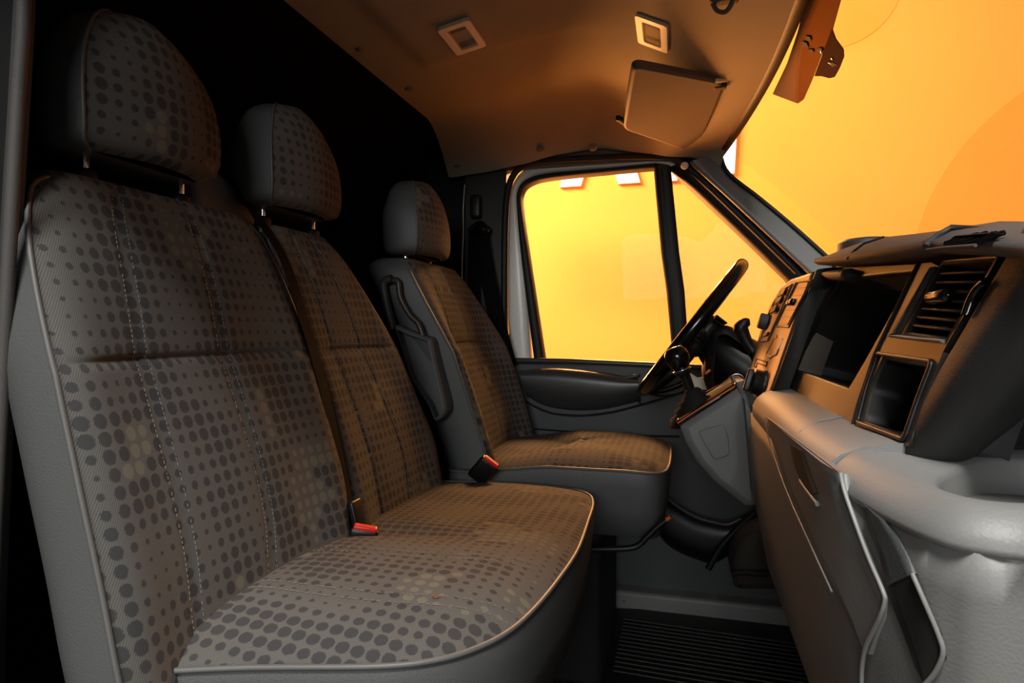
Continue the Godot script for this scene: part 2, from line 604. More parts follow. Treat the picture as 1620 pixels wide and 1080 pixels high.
func shell():
	var st := mk()
	# headliner
	var rings := []
	var top := []
	var zs := []
	for i in 61: zs.append(lerpf(-0.37, -1.95, i / 60.0))
	for z in zs:
		var r := []
		var u := []
		for k in 61:
			r.append(liner(k / 60.0, z))
		u = r.map(func(p): return p + Vector3(0, 0.06, 0))
		rings.append(r)
		top.append(u)
	var liner_mesh := mk()
	skin(liner_mesh, rings, false)
	skin(liner_mesh, top, false, false, true)
	var c := setting("ceiling", "beige cloth headliner, moulded round the lamps")
	put("headliner", liner_mesh, M.headliner, c)
	for p in [Vector3(-.707, 1.487, -1.302), Vector3(-.697, 1.487, -1.548), Vector3(-.703, 1.487, -1.926)]:
		st = mk()
		lathe(st, [Vector2(0.0125, 0), Vector2(0.012, 0.003), Vector2(0.008, 0.005), Vector2(0.0, 0.0055)], Transform3D(Basis(Vector3.RIGHT, PI), liner((p.x + 0.74) / (header(p.z).x + 0.74), p.z) + Vector3(0, 0.001, 0)), 16)
		put("button", st, M.headliner_button, c)
	for p in [Vector3(-.428, 1.406, -1.925), Vector3(-.266, 1.4, -1.925)]:
		st = mk()
		lathe(st, [Vector2(0.0125, 0), Vector2(0.012, 0.002), Vector2(0.008, 0.003), Vector2(0.0, 0.0035)], turned(Vector3(0, -0.55, 0.8), p), 16)
		put("button", st, M.headliner_button, c)
	# roof skin
	st = mk()
	rbox(st, Vector3(1.75, 0.05, 1.95), 0.02, Transform3D(Basis(), Vector3(-0.62, 1.63, -1.16)))
	tag(put("roof", st, M.painted_metal), "steel roof above the headliner", "", "", "structure")
	st = mk()
	var hb := []
	for i in 25:
		var z := lerpf(-0.37, -1.95, i / 24.0)
		var h := header(z)
		hb.append([h + Vector3(-0.012, -0.002, 0), h + Vector3(0.006, -0.006, 0), h + Vector3(0.012, 0.004, 0), h + Vector3(0.02, 0.06, 0), h + Vector3(0.02, 0.21, 0), h + Vector3(-0.03, 0.21, 0), h + Vector3(-0.03, 0.04, 0)])
	skin(st, hb, true, false, true)
	fan(st, hb[0])
	fan(st, hb[24], true)
	tag(put("trim_2", st, M.rubber), "black seal along the top of the windscreen", "", "", "structure")
	# bulkhead behind the seats
	var b := setting("wall_rear", "black bulkhead behind the seats")
	st = mk()
	var prof := [Vector2(-0.74, 1.60), Vector2(-0.742, 1.49), Vector2(-0.79, 1.44), Vector2(-0.90, 1.34), Vector2(-0.93, 1.2), Vector2(-0.93, 0.6), Vector2(-0.86, 0.4), Vector2(-0.80, 0.0), Vector2(-0.80, -0.1), Vector2(-1.0, -0.1), Vector2(-1.0, 1.6)]
	var side_a := []
	var side_b := []
	for p in prof:
		side_a.append(Vector3(p.x, p.y, -0.36))
		side_b.append(Vector3(p.x, p.y, -2.02))
	skin(st, [side_a, side_b], true)
	fan(st, side_a, true)
	fan(st, side_b)
	put("bulkhead_panel", st, M.bulkhead_black, b)
	st = mk()
	tube(st, [Vector3(-0.882, 1.362, -1.136), Vector3(-0.882, 1.362, -1.60)], 0.003, 6)
	put("window_lip", st, M.pad_plastic, b)
	# floor and sill
	var f := setting("floor", "black floor of the cab")
	st = mk()
	rbox(st, Vector3(2.1, 0.1, 1.60), 0.01, Transform3D(Basis(), Vector3(0.02, -0.05, -1.16)))
	put("floor_pan", st, M.matt_black, f)
	# left side: pillar behind the driver's door, cant rail and skirt
	var w := setting("wall_left", "driver's side of the cab with the door pillar")
	st = mk()
	plate(st, rpoly([Vector2(-.697, 1.428), Vector2(-.551, 1.413), Vector2(-.553, 1.298), Vector2(-.559, 1.054), Vector2(-.56, .686), Vector2(-.553, .274), Vector2(-.695, .264)], 0.012), 0, 0.06, 0.006, Transform3D(Basis(), Vector3(0, 0, -1.97)))
	put("pillar_trim", st, M.dark_plastic, w)
	st = mk()
	rbox(st, Vector3(0.84, 0.22, 0.05), 0.01, Transform3D(Basis(), Vector3(-0.34, 1.47, -2.0)))
	put("cant_rail", st, M.headliner_button, w)
	st = mk()
	rbox(st, Vector3(0.35, 1.7, 0.05), 0.01, Transform3D(Basis(), Vector3(-0.86, 0.75, -2.04)))
	put("body_side", st, M.matt_black, w)
	st = mk()
	rbox(st, Vector3(0.9, 1.0, 0.05), 0.01, Transform3D(Basis(), Vector3(0.85, 0.35, -2.0)))
	put("front_side", st, M.matt_black, w)
	st = mk()
	rbox(st, Vector3(1.4, 0.12, 0.07), 0.012, Transform3D(Basis(), Vector3(0, 0.0, -1.945)))
	put("sill", st, M.grey_plastic, w)
	# firewall
	st = mk()
	rbox(st, Vector3(0.06, 1.0, 1.66), 0.01, Transform3D(Basis(), Vector3(1.02, 0.42, -1.17)))
	tag(put("wall_front_cab", st, M.matt_black), "firewall below the windscreen", "", "", "structure")
	# near door opening
	var n := setting("trim_3", "passenger's door pillar with its weather seal")
	st = mk()
	plate(st, [Vector2(-.651, 1.372), Vector2(-.655, 1.184), Vector2(-.664, 1.089), Vector2(-.677, .961), Vector2(-.688, .83), Vector2(-.698, .698), Vector2(-.708, .563), Vector2(-.718, .358), Vector2(-1.133, .277), Vector2(-1.088, 1.464)], 0, 0.02, 0.004, Transform3D(Basis(), Vector3(0, 0, -0.495)))
	put("pillar_trim", st, M.rubber, n)
	st = mk()
	tube(st, curve([Vector3(-.635, 1.365, -.49), Vector3(-.639, 1.179, -.49), Vector3(-.648, 1.086, -.49), Vector3(-.66, .959, -.49), Vector3(-.672, .831, -.49), Vector3(-.683, .7, -.49), Vector3(-.694, .566, -.49), Vector3(-.704, .364, -.49)], 5), 0.0065, 10)
	put("weather_seal", st, M.pad_plastic, n)
	# windscreen pillar between driver's door and windscreen
	var a := setting("trim_1", "windscreen pillar trim beside the driver's quarter window")
	st = mk()
	var e0 := curve([Vector3(.017, 1.336, -1.93), Vector3(.086, 1.268, -1.93), Vector3(.199, 1.153, -1.93), Vector3(.311, 1.037, -1.93), Vector3(.422, .924, -1.93)], 5)
	var e1 := curve([Vector3(.103, 1.351, -1.96), Vector3(.126, 1.298, -1.96), Vector3(.21, 1.223, -1.96), Vector3(.304, 1.135, -1.96), Vector3(.403, 1.035, -1.96)], 5)
	while e1.size() > e0.size(): e1.pop_back()
	e1.append(e1[e1.size() - 1] + (e1[e1.size() - 1] - e1[e1.size() - 2]) * 0.1)
	while e1.size() > e0.size(): e1.pop_back()
	e1[e1.size() - 1] = Vector3(0.56, 0.83, -1.96)
	e0[e0.size() - 1] = Vector3(0.50, 0.80, -1.93)
	band(st, e0, e1, Vector3(-0.35, 0.35, 0.87).normalized(), 0.012, 0.03)
	put("pillar_cover", st, M.pillar_plastic, a)
	st = mk()
	plate(st, [Vector2(-.04, 1.39), Vector2(.092, 1.377), Vector2(.122, 1.302), Vector2(.205, 1.226), Vector2(.3, 1.138), Vector2(.4, 1.034), Vector2(.454, .977), Vector2(.388, .85), Vector2(.277, 1.017), Vector2(.007, 1.307)], 0, 0.05, 0.002, Transform3D(Basis(), Vector3(0, 0, -1.995)))
	put("pillar_core", st, M.matt_black, a)
	st = mk()
	var s0 := []
	for p in e1: s0.append(p + Vector3(0.002, 0.004, 0.004))
	tube(st, s0, 0.006, 6)
	put("glass_seal", st, M.rubber, a)

func windscreen():
	var w := setting("window_1", "curved windscreen")
	var st := mk()
	var rings := []
	var outer := []
	for i in 25:
		var z := lerpf(-0.37, -1.96, i / 24.0)
		var h := header(z)
		var q := pow(absf(z + 1.16) / 0.8, 2.5)
		var low := Vector3(0.93 - 0.36 * q, 0.93 - 0.08 * q, z)
		var r := []
		var o := []
		for k in 13:
			var t := k / 12.0
			var p := h.lerp(low, t) + Vector3(0.66, 0.75, 0) * 0.035 * sin(PI * t) + Vector3(0.012, 0.012, 0)
			r.append(p)
			o.append(p + Vector3(0.0033, 0.0037, 0))
		rings.append(r)
		outer.append(o)
	skin(st, rings, false)
	skin(st, outer, false, false, true)
	put("glass_pane", st, M.clear_glass, w)
	st = mk()
	rbox(st, Vector3(0.3, 0.06, 1.64), 0.02, Transform3D(Basis(), Vector3(0.98, 0.89, -1.16)))
	put("cowl", st, M.matt_black, w)

# ------------------------------------------------------------------ driver's door
func far_door():
	var d := setting("door_1", "closed driver's door with grey trim and a wide window")
	var xf := Transform3D(Basis(), Vector3(0, 0, -1.985))
	var st := mk()
	var path := curve([Vector3(-.552, .276, -1.965), Vector3(-.556, .686, -1.965), Vector3(-.556, 1.054, -1.965), Vector3(-.552, 1.226, -1.965), Vector3(-.539, 1.314, -1.965), Vector3(-.505, 1.363, -1.965), Vector3(-.448, 1.379, -1.965), Vector3(-.248, 1.377, -1.965), Vector3(-.076, 1.368, -1.965), Vector3(.001, 1.34, -1.965), Vector3(.176, 1.163, -1.965), Vector3(.317, 1.013, -1.965)], 6)
	tube(st, path, 0.0105, 10)
	put("door_seal", st, M.rubber, d)
	# window frame
	var outer := curve([Vector3(-.546, .705, -1.99), Vector3(-.55, 1.056, -1.99), Vector3(-.546, 1.251, -1.99), Vector3(-.531, 1.325, -1.99), Vector3(-.491, 1.364, -1.99), Vector3(-.412, 1.372, -1.99), Vector3(-.231, 1.368, -1.99), Vector3(-.081, 1.366, -1.99), Vector3(-.018, 1.352, -1.99), Vector3(.062, 1.271, -1.99), Vector3(.143, 1.188, -1.99), Vector3(.232, 1.095, -1.99), Vector3(.332, .993, -1.99)], 5)
	var inner := curve([Vector3(-.474, .707, -1.99), Vector3(-.499, 1.055, -1.99), Vector3(-.518, 1.249, -1.99), Vector3(-.512, 1.306, -1.99), Vector3(-.478, 1.336, -1.99), Vector3(-.408, 1.348, -1.99), Vector3(-.231, 1.351, -1.99), Vector3(-.085, 1.351, -1.99), Vector3(-.029, 1.333, -1.99), Vector3(.044, 1.264, -1.99), Vector3(.125, 1.181, -1.99), Vector3(.214, 1.088, -1.99), Vector3(.315, .982, -1.99)], 5)
	st = mk()
	band(st, inner, outer, Vector3(0, 0, 1), 0.008, 0.04)
	put("window_frame", st, M.painted_metal, d)
	# black gasket round the glass
	var g1 := curve([Vector3(-.456, .703, -1.985), Vector3(-.502, 1.054, -1.985), Vector3(-.519, 1.238, -1.985), Vector3(-.515, 1.301, -1.985), Vector3(-.481, 1.333, -1.985), Vector3(-.411, 1.345, -1.985), Vector3(-.23, 1.349, -1.985), Vector3(-.085, 1.355, -1.985)], 6)
	var g2 := curve([Vector3(-.427, .732, -1.985), Vector3(-.477, 1.054, -1.985), Vector3(-.504, 1.237, -1.985), Vector3(-.502, 1.292, -1.985), Vector3(-.473, 1.317, -1.985), Vector3(-.407, 1.329, -1.985), Vector3(-.23, 1.336, -1.985), Vector3(-.085, 1.34, -1.985)], 6)
	st = mk()
	band(st, g2, g1, Vector3(0, 0, 1), 0.007, 0.04)
	put("gasket", st, M.rubber, d)
	st = mk()
	band(st, [Vector3(-.04, 1.339, -1.985), Vector3(.044, 1.252, -1.985), Vector3(.143, 1.15, -1.985), Vector3(.222, 1.067, -1.985), Vector3(.304, .98, -1.985)], [Vector3(-.01, 1.346, -1.97), Vector3(.079, 1.266, -1.97), Vector3(.18, 1.164, -1.97), Vector3(.263, 1.08, -1.97), Vector3(.348, .995, -1.97)], Vector3(0, 0, 1), 0.006, 0.05)
	put("quarter_frame", st, M.rubber, d)
	st = mk()
	band(st, [Vector3(-.09, 1.355, -1.985), Vector3(-.065, 1.081, -1.985), Vector3(-.049, .966, -1.985), Vector3(-.025, .715, -1.985)], [Vector3(-.038, 1.344, -1.985), Vector3(-.011, 1.08, -1.985), Vector3(.005, .965, -1.985), Vector3(.023, .716, -1.985)], Vector3(0, 0, 1), 0.008, 0.04)
	put("divider", st, M.rubber, d)
	st = mk()
	tube(st, [Vector3(-.064, 1.343, -1.975), Vector3(-.038, 1.079, -1.975), Vector3(-.023, .965, -1.975), Vector3(-.003, .716, -1.975)], 0.0022, 6)
	put("divider_lip", st, M.black_plastic, d)
	for q in [[[Vector2(-.531, 1.355), Vector2(-.063, 1.364), Vector2(.001, .695), Vector2(-.477, .685)], "glass_pane"], [[Vector2(-.067, 1.359), Vector2(-.021, 1.356), Vector2(.329, .983), Vector2(.271, .701), Vector2(-.007, .695)], "quarter_pane"]]:
		st = mk()
		plate(st, q[0], 0, 0.004, 0.0005, Transform3D(Basis(), Vector3(0, 0, -2.005)))
		put(q[1], st, M.clear_glass, d)
	# inner panel
	st = mk()
	var panel := rpoly([Vector2(-.553, .748), Vector2(-.093, .74), Vector2(.283, .722), Vector2(.385, .633), Vector2(.39, .005), Vector2(-.166, -.043), Vector2(-.553, -.079)], 0.03)
	plate(st, panel, 0, 0.05, 0.012, Transform3D(Basis(), Vector3(0, 0, -1.965)))
	put("door_panel", st, M.door_plastic, d)
	st = mk()
	tube(st, [Vector3(-.524, .749, -1.955), Vector3(-.343, .749, -1.955), Vector3(-.092, .741, -1.955), Vector3(.144, .733, -1.955)], 0.009, 10)
	put("window_ledge", st, M.door_pad, d)
	# padded armrest bulge
	st = mk()
	var up := curve([Vector3(-.502, .717, -1.952), Vector3(-.403, .727, -1.952), Vector3(-.283, .721, -1.952), Vector3(-.177, .707, -1.952), Vector3(-.133, .696, -1.952)], 6)
	var dn := curve([Vector3(-.481, .639, -1.952), Vector3(-.419, .61, -1.952), Vector3(-.333, .599, -1.952), Vector3(-.234, .606, -1.952), Vector3(-.121, .635, -1.952)], 6)
	band(st, dn, up, Vector3(0, 0.45, 0.9).normalized(), 0.028, 0.01, 12)
	put("armrest", st, M.door_pad, d)
	st = mk()
	var lip := curve([Vector3(-.453, .712, -1.945), Vector3(-.382, .706, -1.945), Vector3(-.282, .698, -1.945), Vector3(-.195, .697, -1.945), Vector3(-.136, .708, -1.945)], 6)
	tube(st, lip, 0.006, 8)
	put("armrest_lip", st, M.door_pad, d)
	st = mk()
	tube(st, curve([Vector3(-.493, .624, -1.951), Vector3(-.407, .587, -1.951), Vector3(-.313, .58, -1.951), Vector3(-.215, .593, -1.951), Vector3(-.121, .62, -1.951), Vector3(-.026, .651, -1.951), Vector3(.037, .677, -1.951)], 5), 0.0035, 6)
	put("panel_groove", st, M.matt_black, d)
	st = mk()
	tube(st, curve([Vector3(-.125, .712, -1.95), Vector3(-.142, .681, -1.95), Vector3(-.136, .648, -1.95), Vector3(-.121, .62, -1.95)], 5), 0.0025, 6)
	put("panel_groove", st, M.matt_black, d)
	# pull handle recess
	st = mk()
	var hr := rpoly([Vector2(-.121, .675), Vector2(-.073, .701), Vector2(.01, .718), Vector2(.037, .7), Vector2(.019, .662), Vector2(-.063, .646), Vector2(-.114, .658)], 0.02)
	pocket(st, ccw(hr), 0.002, 0.03, Transform3D(Basis(), Vector3(0, 0, -1.951)), 0.9)
	put("handle_recess", st, M.matt_black, d)
	st = mk()
	tube(st, curve([Vector3(-.113, .671, -1.94), Vector3(-.072, .664, -1.94), Vector3(-.025, .677, -1.94), Vector3(.01, .7, -1.94), Vector3(-.032, .726, -1.94), Vector3(-.058, .714, -1.94)], 5), 0.008, 8)
	put("pull_handle", st, M.black_plastic, d)
	st = mk()
	tube(st, curve([Vector3(-.454, .533, -1.951), Vector3(-.342, .529, -1.951), Vector3(-.147, .526, -1.951), Vector3(-.008, .528, -1.951)], 5), 0.003, 6)
	put("panel_groove", st, M.matt_black, d)
	# bin low on the door
	st = mk()
	var rim := curve([Vector3(-.076, .423, -1.88), Vector3(-.058, .39, -1.88), Vector3(-.026, .348, -1.88), Vector3(.038, .311, -1.88), Vector3(.09, .299, -1.88), Vector3(.127, .296, -1.88), Vector3(.161, .315, -1.88)], 5)
	var foot := curve([Vector3(-.087, .33, -1.89), Vector3(-.069, .257, -1.89), Vector3(-.029, .212, -1.89), Vector3(.039, .185, -1.89), Vector3(.091, .179, -1.89), Vector3(.142, .217, -1.89), Vector3(.179, .278, -1.89)], 5)
	band(st, foot, rim, Vector3(0, 0, 1), 0.02, 0.02, 8)
	put("door_bin", st, M.black_plastic, d)
	st = mk()
	tube(st, rim, 0.0065, 10)
	put("bin_rim", st, M.door_pad, d)
	st = mk()
	tube(st, curve([Vector3(.073, .17, -1.86), Vector3(.103, .23, -1.86), Vector3(.14, .28, -1.86), Vector3(.176, .319, -1.86), Vector3(.205, .349, -1.86)], 5), 0.009, 8)
	put("lower_seal", st, M.rubber, d)

# ------------------------------------------------------------------ seats
# a padded upright: rows of [y, z of the near edge, z of the far edge, x of the front, depth]; swell(u, y) lifts the front
func padded(parent: Node, r: Array, swell: Callable, cover: String, sides: String, closed_top: bool, side_mat := "vinyl", cols := 28):
	var front := []
	var back := []
	for row in r:
		var f := []
		for k in cols + 1:
			var u := 2.0 * k / cols - 1
			f.append(Vector3(row[3] + swell.call(u, row[0]), row[0], lerpf(row[1], row[2], k / float(cols))))
		front.append(f)
		var g := []
		var n := 9
		for s in 2:
			for k in n:
				var t := k / float(n - 1)
				if s == 0: t = 1 - t
				# a side: from the front edge, slightly out, round to the back
				var edge: float = row[2] if s == 1 else row[1]
				var sg_ := -1.0 if s == 1 else 1.0
				var x0: float = f[cols].x if s == 1 else f[0].x
				var inn := pow(t, 4) * minf(0.05, absf(row[1] - row[2]) * 0.3)
				g.append(Vector3(x0 - row[4] * pow(t, 0.9), row[0], edge + sg_ * (0.006 * sin(PI * t) - inn)))
		back.append(g)
	# back runs: back-near .. front-near , front-far .. back-far
	var uvf := func(p): return Vector2(p.z, p.y)
	var st := mk()
	skin(st, front, false, false, false, uvf)
	var c := put(cover, st, M.woven_fabric, parent)
	st = mk()
	var whole := []
	var near := []
	var far := []
	for g in back:
		near.append(g.slice(0, 9))
		far.append(g.slice(9, 18))
		whole.append([g[17], g[0]])
	skin(st, near, false)
	skin(st, far, false)
	skin(st, whole, false)
	fan(st, back[0], false)
	fan(st, back[back.size() - 1], true)
	put(sides, st, M[side_mat], parent)
	return [c, front]

func headrest(parent: Node, off: Vector3, wide := 1.0):
	var h := Node3D.new()
	own(h, "headrest", parent)
	var r := rows([[1.062, -0.60, -0.77, -0.676, 0.075], [1.070, -0.580, -0.788, -0.662, 0.10], [1.09, -0.574, -0.794, -0.655, 0.112], [1.13, -0.573, -0.795, -0.655, 0.115], [1.17, -0.579, -0.790, -0.660, 0.112], [1.205, -0.594, -0.775, -0.668, 0.10], [1.232, -0.615, -0.754, -0.680, 0.085], [1.250, -0.642, -0.727, -0.695, 0.06], [1.2555, -0.66, -0.707, -0.706, 0.035], [1.257, -0.676, -0.692, -0.715, 0.012]], 4)
	for q in r:
		q[0] += off.y
		q[1] = -0.684 + (q[1] + 0.684) * wide + off.z
		q[2] = -0.684 + (q[2] + 0.684) * wide + off.z
		q[3] += off.x
	var got = padded(h, r, func(u, _y): return 0.024 * (1 - u * u) - 0.006, "headrest_cover", "headrest_side", true)
	var st := mk()
	var edge := []
	for f in got[1]: edge.append(f[0] + Vector3(0.0005, 0, 0.0005))
	tube(st, edge, 0.0022, 6)
	put("piping", st, M.piping, h)
	for z in [-0.618, -0.772]:
		st = mk()
		tube(st, [Vector3(-0.712, 0.98, z) + off, Vector3(-0.712, 1.085, z) + off], 0.0055, 10)
		put("post", st, M.chrome, h)
		st = mk()
		lathe(st, [Vector2(0.014, -0.02), Vector2(0.014, 0.004), Vector2(0.012, 0.008), Vector2(0.0075, 0.009)], Transform3D(Basis(), Vector3(-0.712, 1.038, z) + off), 14)
		put("post_collar", st, M.black_plastic, h)

func lean_x(y: float, x0: float, y0: float) -> float:
	return x0 + (y0 - y) * 0.31

# edges: rows of [y, near z, far z]; builds cover, side, piping and seams
func backrest(parent: Node, called: String, edges: Array, x0: float, y0: float, bolster: float, seam_y: float, depth := 0.11):
	var o := Node3D.new()
	own(o, called, parent)
	var top: float = edges[edges.size() - 1][0]
	var r := []
	var er := rows(edges, 7)
	for dy in [-0.010, -0.006, -0.003, 0.0, 0.003, 0.006, 0.010]:
		var y: float = seam_y + dy
		for i in er.size() - 1:
			if er[i][0] < y and er[i + 1][0] > y:
				var t: float = (y - er[i][0]) / (er[i + 1][0] - er[i][0])
				er.insert(i + 1, [y, lerpf(er[i][1], er[i + 1][1], t), lerpf(er[i][2], er[i + 1][2], t)])
				break
	for e in er: r.append([e[0], e[1], e[2], lean_x(e[0], x0, y0), depth])
	var l: Array = r[r.size() - 1]
	for a in [[0.006, 0.003, 0.003, 0.92], [0.0105, 0.008, 0.009, 0.8], [0.013, 0.014, 0.02, 0.65], [0.0135, 0.024, 0.04, 0.45], [0.012, 0.032, 0.07, 0.2]]:
		r.append([l[0] + a[0], l[1] - a[1], l[2] + a[1], l[3] - a[2], depth * a[3]])
	var swell := func(u, y):
		var low: float = clampf((top - y) / 0.22, 0.0, 1.0)
		var b: float = bolster * low * exp(-pow((absf(u) - 0.95) / 0.28, 2))
		var rim := -0.014 * pow(absf(u), 12)
		var crease := -0.0045 * exp(-pow((y - seam_y) / 0.0045, 2)) * (1.0 - pow(absf(u), 6))
		var plump: float = 0.010 * (1 - u * u) * sin(clampf((y - 0.5) / (seam_y - 0.5), 0.0, 1.0) * PI) + 0.008 * (1 - u * u) * sin(clampf((y - seam_y) / (top - seam_y), 0.0, 1.0) * PI)
		var groove := -0.003 * (exp(-pow((u + 0.50) / 0.035, 2)) + exp(-pow((u - 0.13) / 0.035, 2)))
		return b + rim + crease + plump + groove
	var got = padded(o, r, swell, "backrest_cover", "backrest_side", true, "vinyl", 48)
	var front: Array = got[1]
	for side in [0, 48]:
		var st := mk()
		var line := []
		for f in front.slice(0, front.size() - 5): line.append(f[side] + Vector3(0.001, 0, 0.0015 if side == 0 else -0.0015))
		tube(st, line, 0.0032, 6)
		put("piping", st, M.piping, o)
	# seams sewn in double lines
	for u in [11, 13, 26, 28]:
		var st := mk()
		var line := []
		for f in front.slice(4, front.size() - 3): line.append(f[u] + Vector3(0.0005, 0.0002, 0))
		stitches(st, line)
		put("stitching", st, M.thread, o, "stuff")
	return o

func cushion(parent: Node, called: String, outline: Array, y_edge: Callable, crown: float, drop: float, lip: Callable):
	var o := Node3D.new()
	own(o, called, parent)
	var c := Vector3.ZERO
	for p in outline: c += p
	c /= outline.size()
	var rings := []
	for s in [1.0, 0.985, 0.96, 0.92, 0.86, 0.78, 0.68, 0.57, 0.45, 0.33, 0.21, 0.1, 0.03]:
		var ring := []
		for p in outline:
			var q: Vector3 = c + (p - c) * s
			var d := 1.0 - pow(s, 5)
			ring.append(Vector3(q.x, y_edge.call(p) + d * crown + lip.call(q) * d, q.z))
		rings.append(ring)
	var uv := func(p): return Vector2(p.z, p.x + 0.11)
	var st := mk()
	skin(st, rings, true, false, true, uv)
	fan(st, rings[rings.size() - 1], true, uv)
	put("cushion_cover", st, M.woven_fabric, o)
	var skirt := []
	for a in [[1.0, 0.0], [1.012, -0.012], [1.015, -0.04], [0.99, -0.09], [0.95, -drop], [0.8, -drop - 0.004]]:
		var ring := []
		for p in outline:
			var q: Vector3 = c + (p - c) * a[0]
			ring.append(Vector3(q.x, y_edge.call(p) + a[1], q.z))
		skirt.append(ring)
	st = mk()
	skin(st, skirt, true)
	fan(st, skirt[skirt.size() - 1])
	put("cushion_side", st, M.vinyl, o)
	st = mk()
	var pipe := []
	for p in outline: pipe.append(Vector3(p.x, y_edge.call(p), p.z) + (p - c).normalized() * 0.002)
	tube(st, pipe, 0.0035, 8, true)
	put("piping", st, M.piping, o)
	return [o, c]

func bench():
	var t := thing("bench_seat", "double passenger bench in grey dotted cloth, nearest the open door", "seat")
	backrest(t, "outer_backrest", [[0.44, -0.476, -0.905], [0.52, -0.478, -0.914], [0.60, -0.483, -0.938], [0.72, -0.488, -0.943], [0.83, -0.494, -0.942], [0.93, -0.508, -0.936], [0.99, -0.526, -0.924], [1.012, -0.541, -0.911], [1.022, -0.558, -0.897]], -0.69, 1.05, 0.022, 0.814)
	backrest(t, "middle_backrest", [[0.44, -0.945, -1.30], [0.53, -0.945, -1.325], [0.60, -0.948, -1.34], [0.68, -0.949, -1.318], [0.82, -0.948, -1.278], [0.956, -0.944, -1.205], [1.0, -0.946, -1.17], [1.022, -0.953, -1.14]], -0.692, 1.05, 0.016, 0.812)
	headrest(t, Vector3.ZERO)
	headrest(t, Vector3(0, 0, -0.342))
	var out := curve([Vector3(-0.575, 0, -0.515), Vector3(-0.527, 0, -0.530), Vector3(-0.436, 0, -0.563), Vector3(-0.309, 0, -0.600), Vector3(-0.254, 0, -0.628), Vector3(-0.220, 0, -0.664), Vector3(-0.196, 0, -0.712), Vector3(-0.181, 0, -0.78), Vector3(-0.170, 0, -0.88), Vector3(-0.163, 0, -1.0), Vector3(-0.168, 0, -1.15), Vector3(-0.176, 0, -1.28), Vector3(-0.20, 0, -1.35), Vector3(-0.26, 0, -1.385), Vector3(-0.36, 0, -1.395), Vector3(-0.48, 0, -1.38), Vector3(-0.56, 0, -1.35), Vector3(-0.60, 0, -1.25), Vector3(-0.60, 0, -0.90), Vector3(-0.60, 0, -0.58)], 6, true)
	var got = cushion(t, "seat_cushion", out, func(_p): return 0.495, 0.028, 0.155, func(q): return 0.010 * sin((q.z + 0.5) / 0.9 * -TAU) - 0.012 * exp(-pow((q.z + 0.94) / 0.03, 2)) * clampf((-q.x - 0.25) / 0.2, 0.0, 1.0))
	var o: Node3D = got[0]
	var c: Vector3 = got[1]
	for z in [-0.672, -0.690, -0.805, -0.823]:
		var st := mk()
		var line := []
		for k in 40:
			var x := lerpf(-0.56, -0.195, k / 39.0)
			line.append(Vector3(x, cushion_y(out, c, x, z - 0.05 * pow(k / 39.0, 3), 0.495, 0.028) + 0.001, z - 0.05 * pow(k / 39.0, 3)))
		stitches(st, line, 0.005, 0.0025, 0.0006)
		put("stitching", st, M.thread, o, "stuff")
	var st := mk()
	var hp := [Vector3(-.287, .525, -.71)]
	var hy := cushion_y(out, c, hp[0].x, hp[0].z, 0.495, 0.028)
	lathe(st, [Vector2(0.0045, 0), Vector2(0.0042, 0.0012), Vector2(0.003, 0.0006), Vector2(0.0005, 0.0002)], Transform3D(Basis(), Vector3(hp[0].x, hy, hp[0].z)), 10)
	tag(put("burn_hole", st, M.burnt_foam, o), "small burn hole showing amber foam")
	st = mk()
	rbox(st, Vector3(0.26, 0.34, 0.62), 0.02, Transform3D(Basis(), Vector3(-0.42, 0.17, -0.98)))
	put("seat_base", st, M.matt_black, t)

func cushion_y(outline: Array, c: Vector3, x: float, z: float, y: float, crown: float) -> float:
	var d := Vector2(x - c.x, z - c.z)
	var best := 1.0
	var da := 9.0
	for p in outline:
		var e := Vector2(p.x - c.x, p.z - c.z)
		var a := absf(d.angle_to(e))
		if a < da:
			da = a
			best = d.length() / e.length()
	var k := 1.0 - pow(minf(best, 1.0), 5)
	return y + k * crown + (0.010 * sin((z + 0.5) / 0.9 * -TAU)) * k

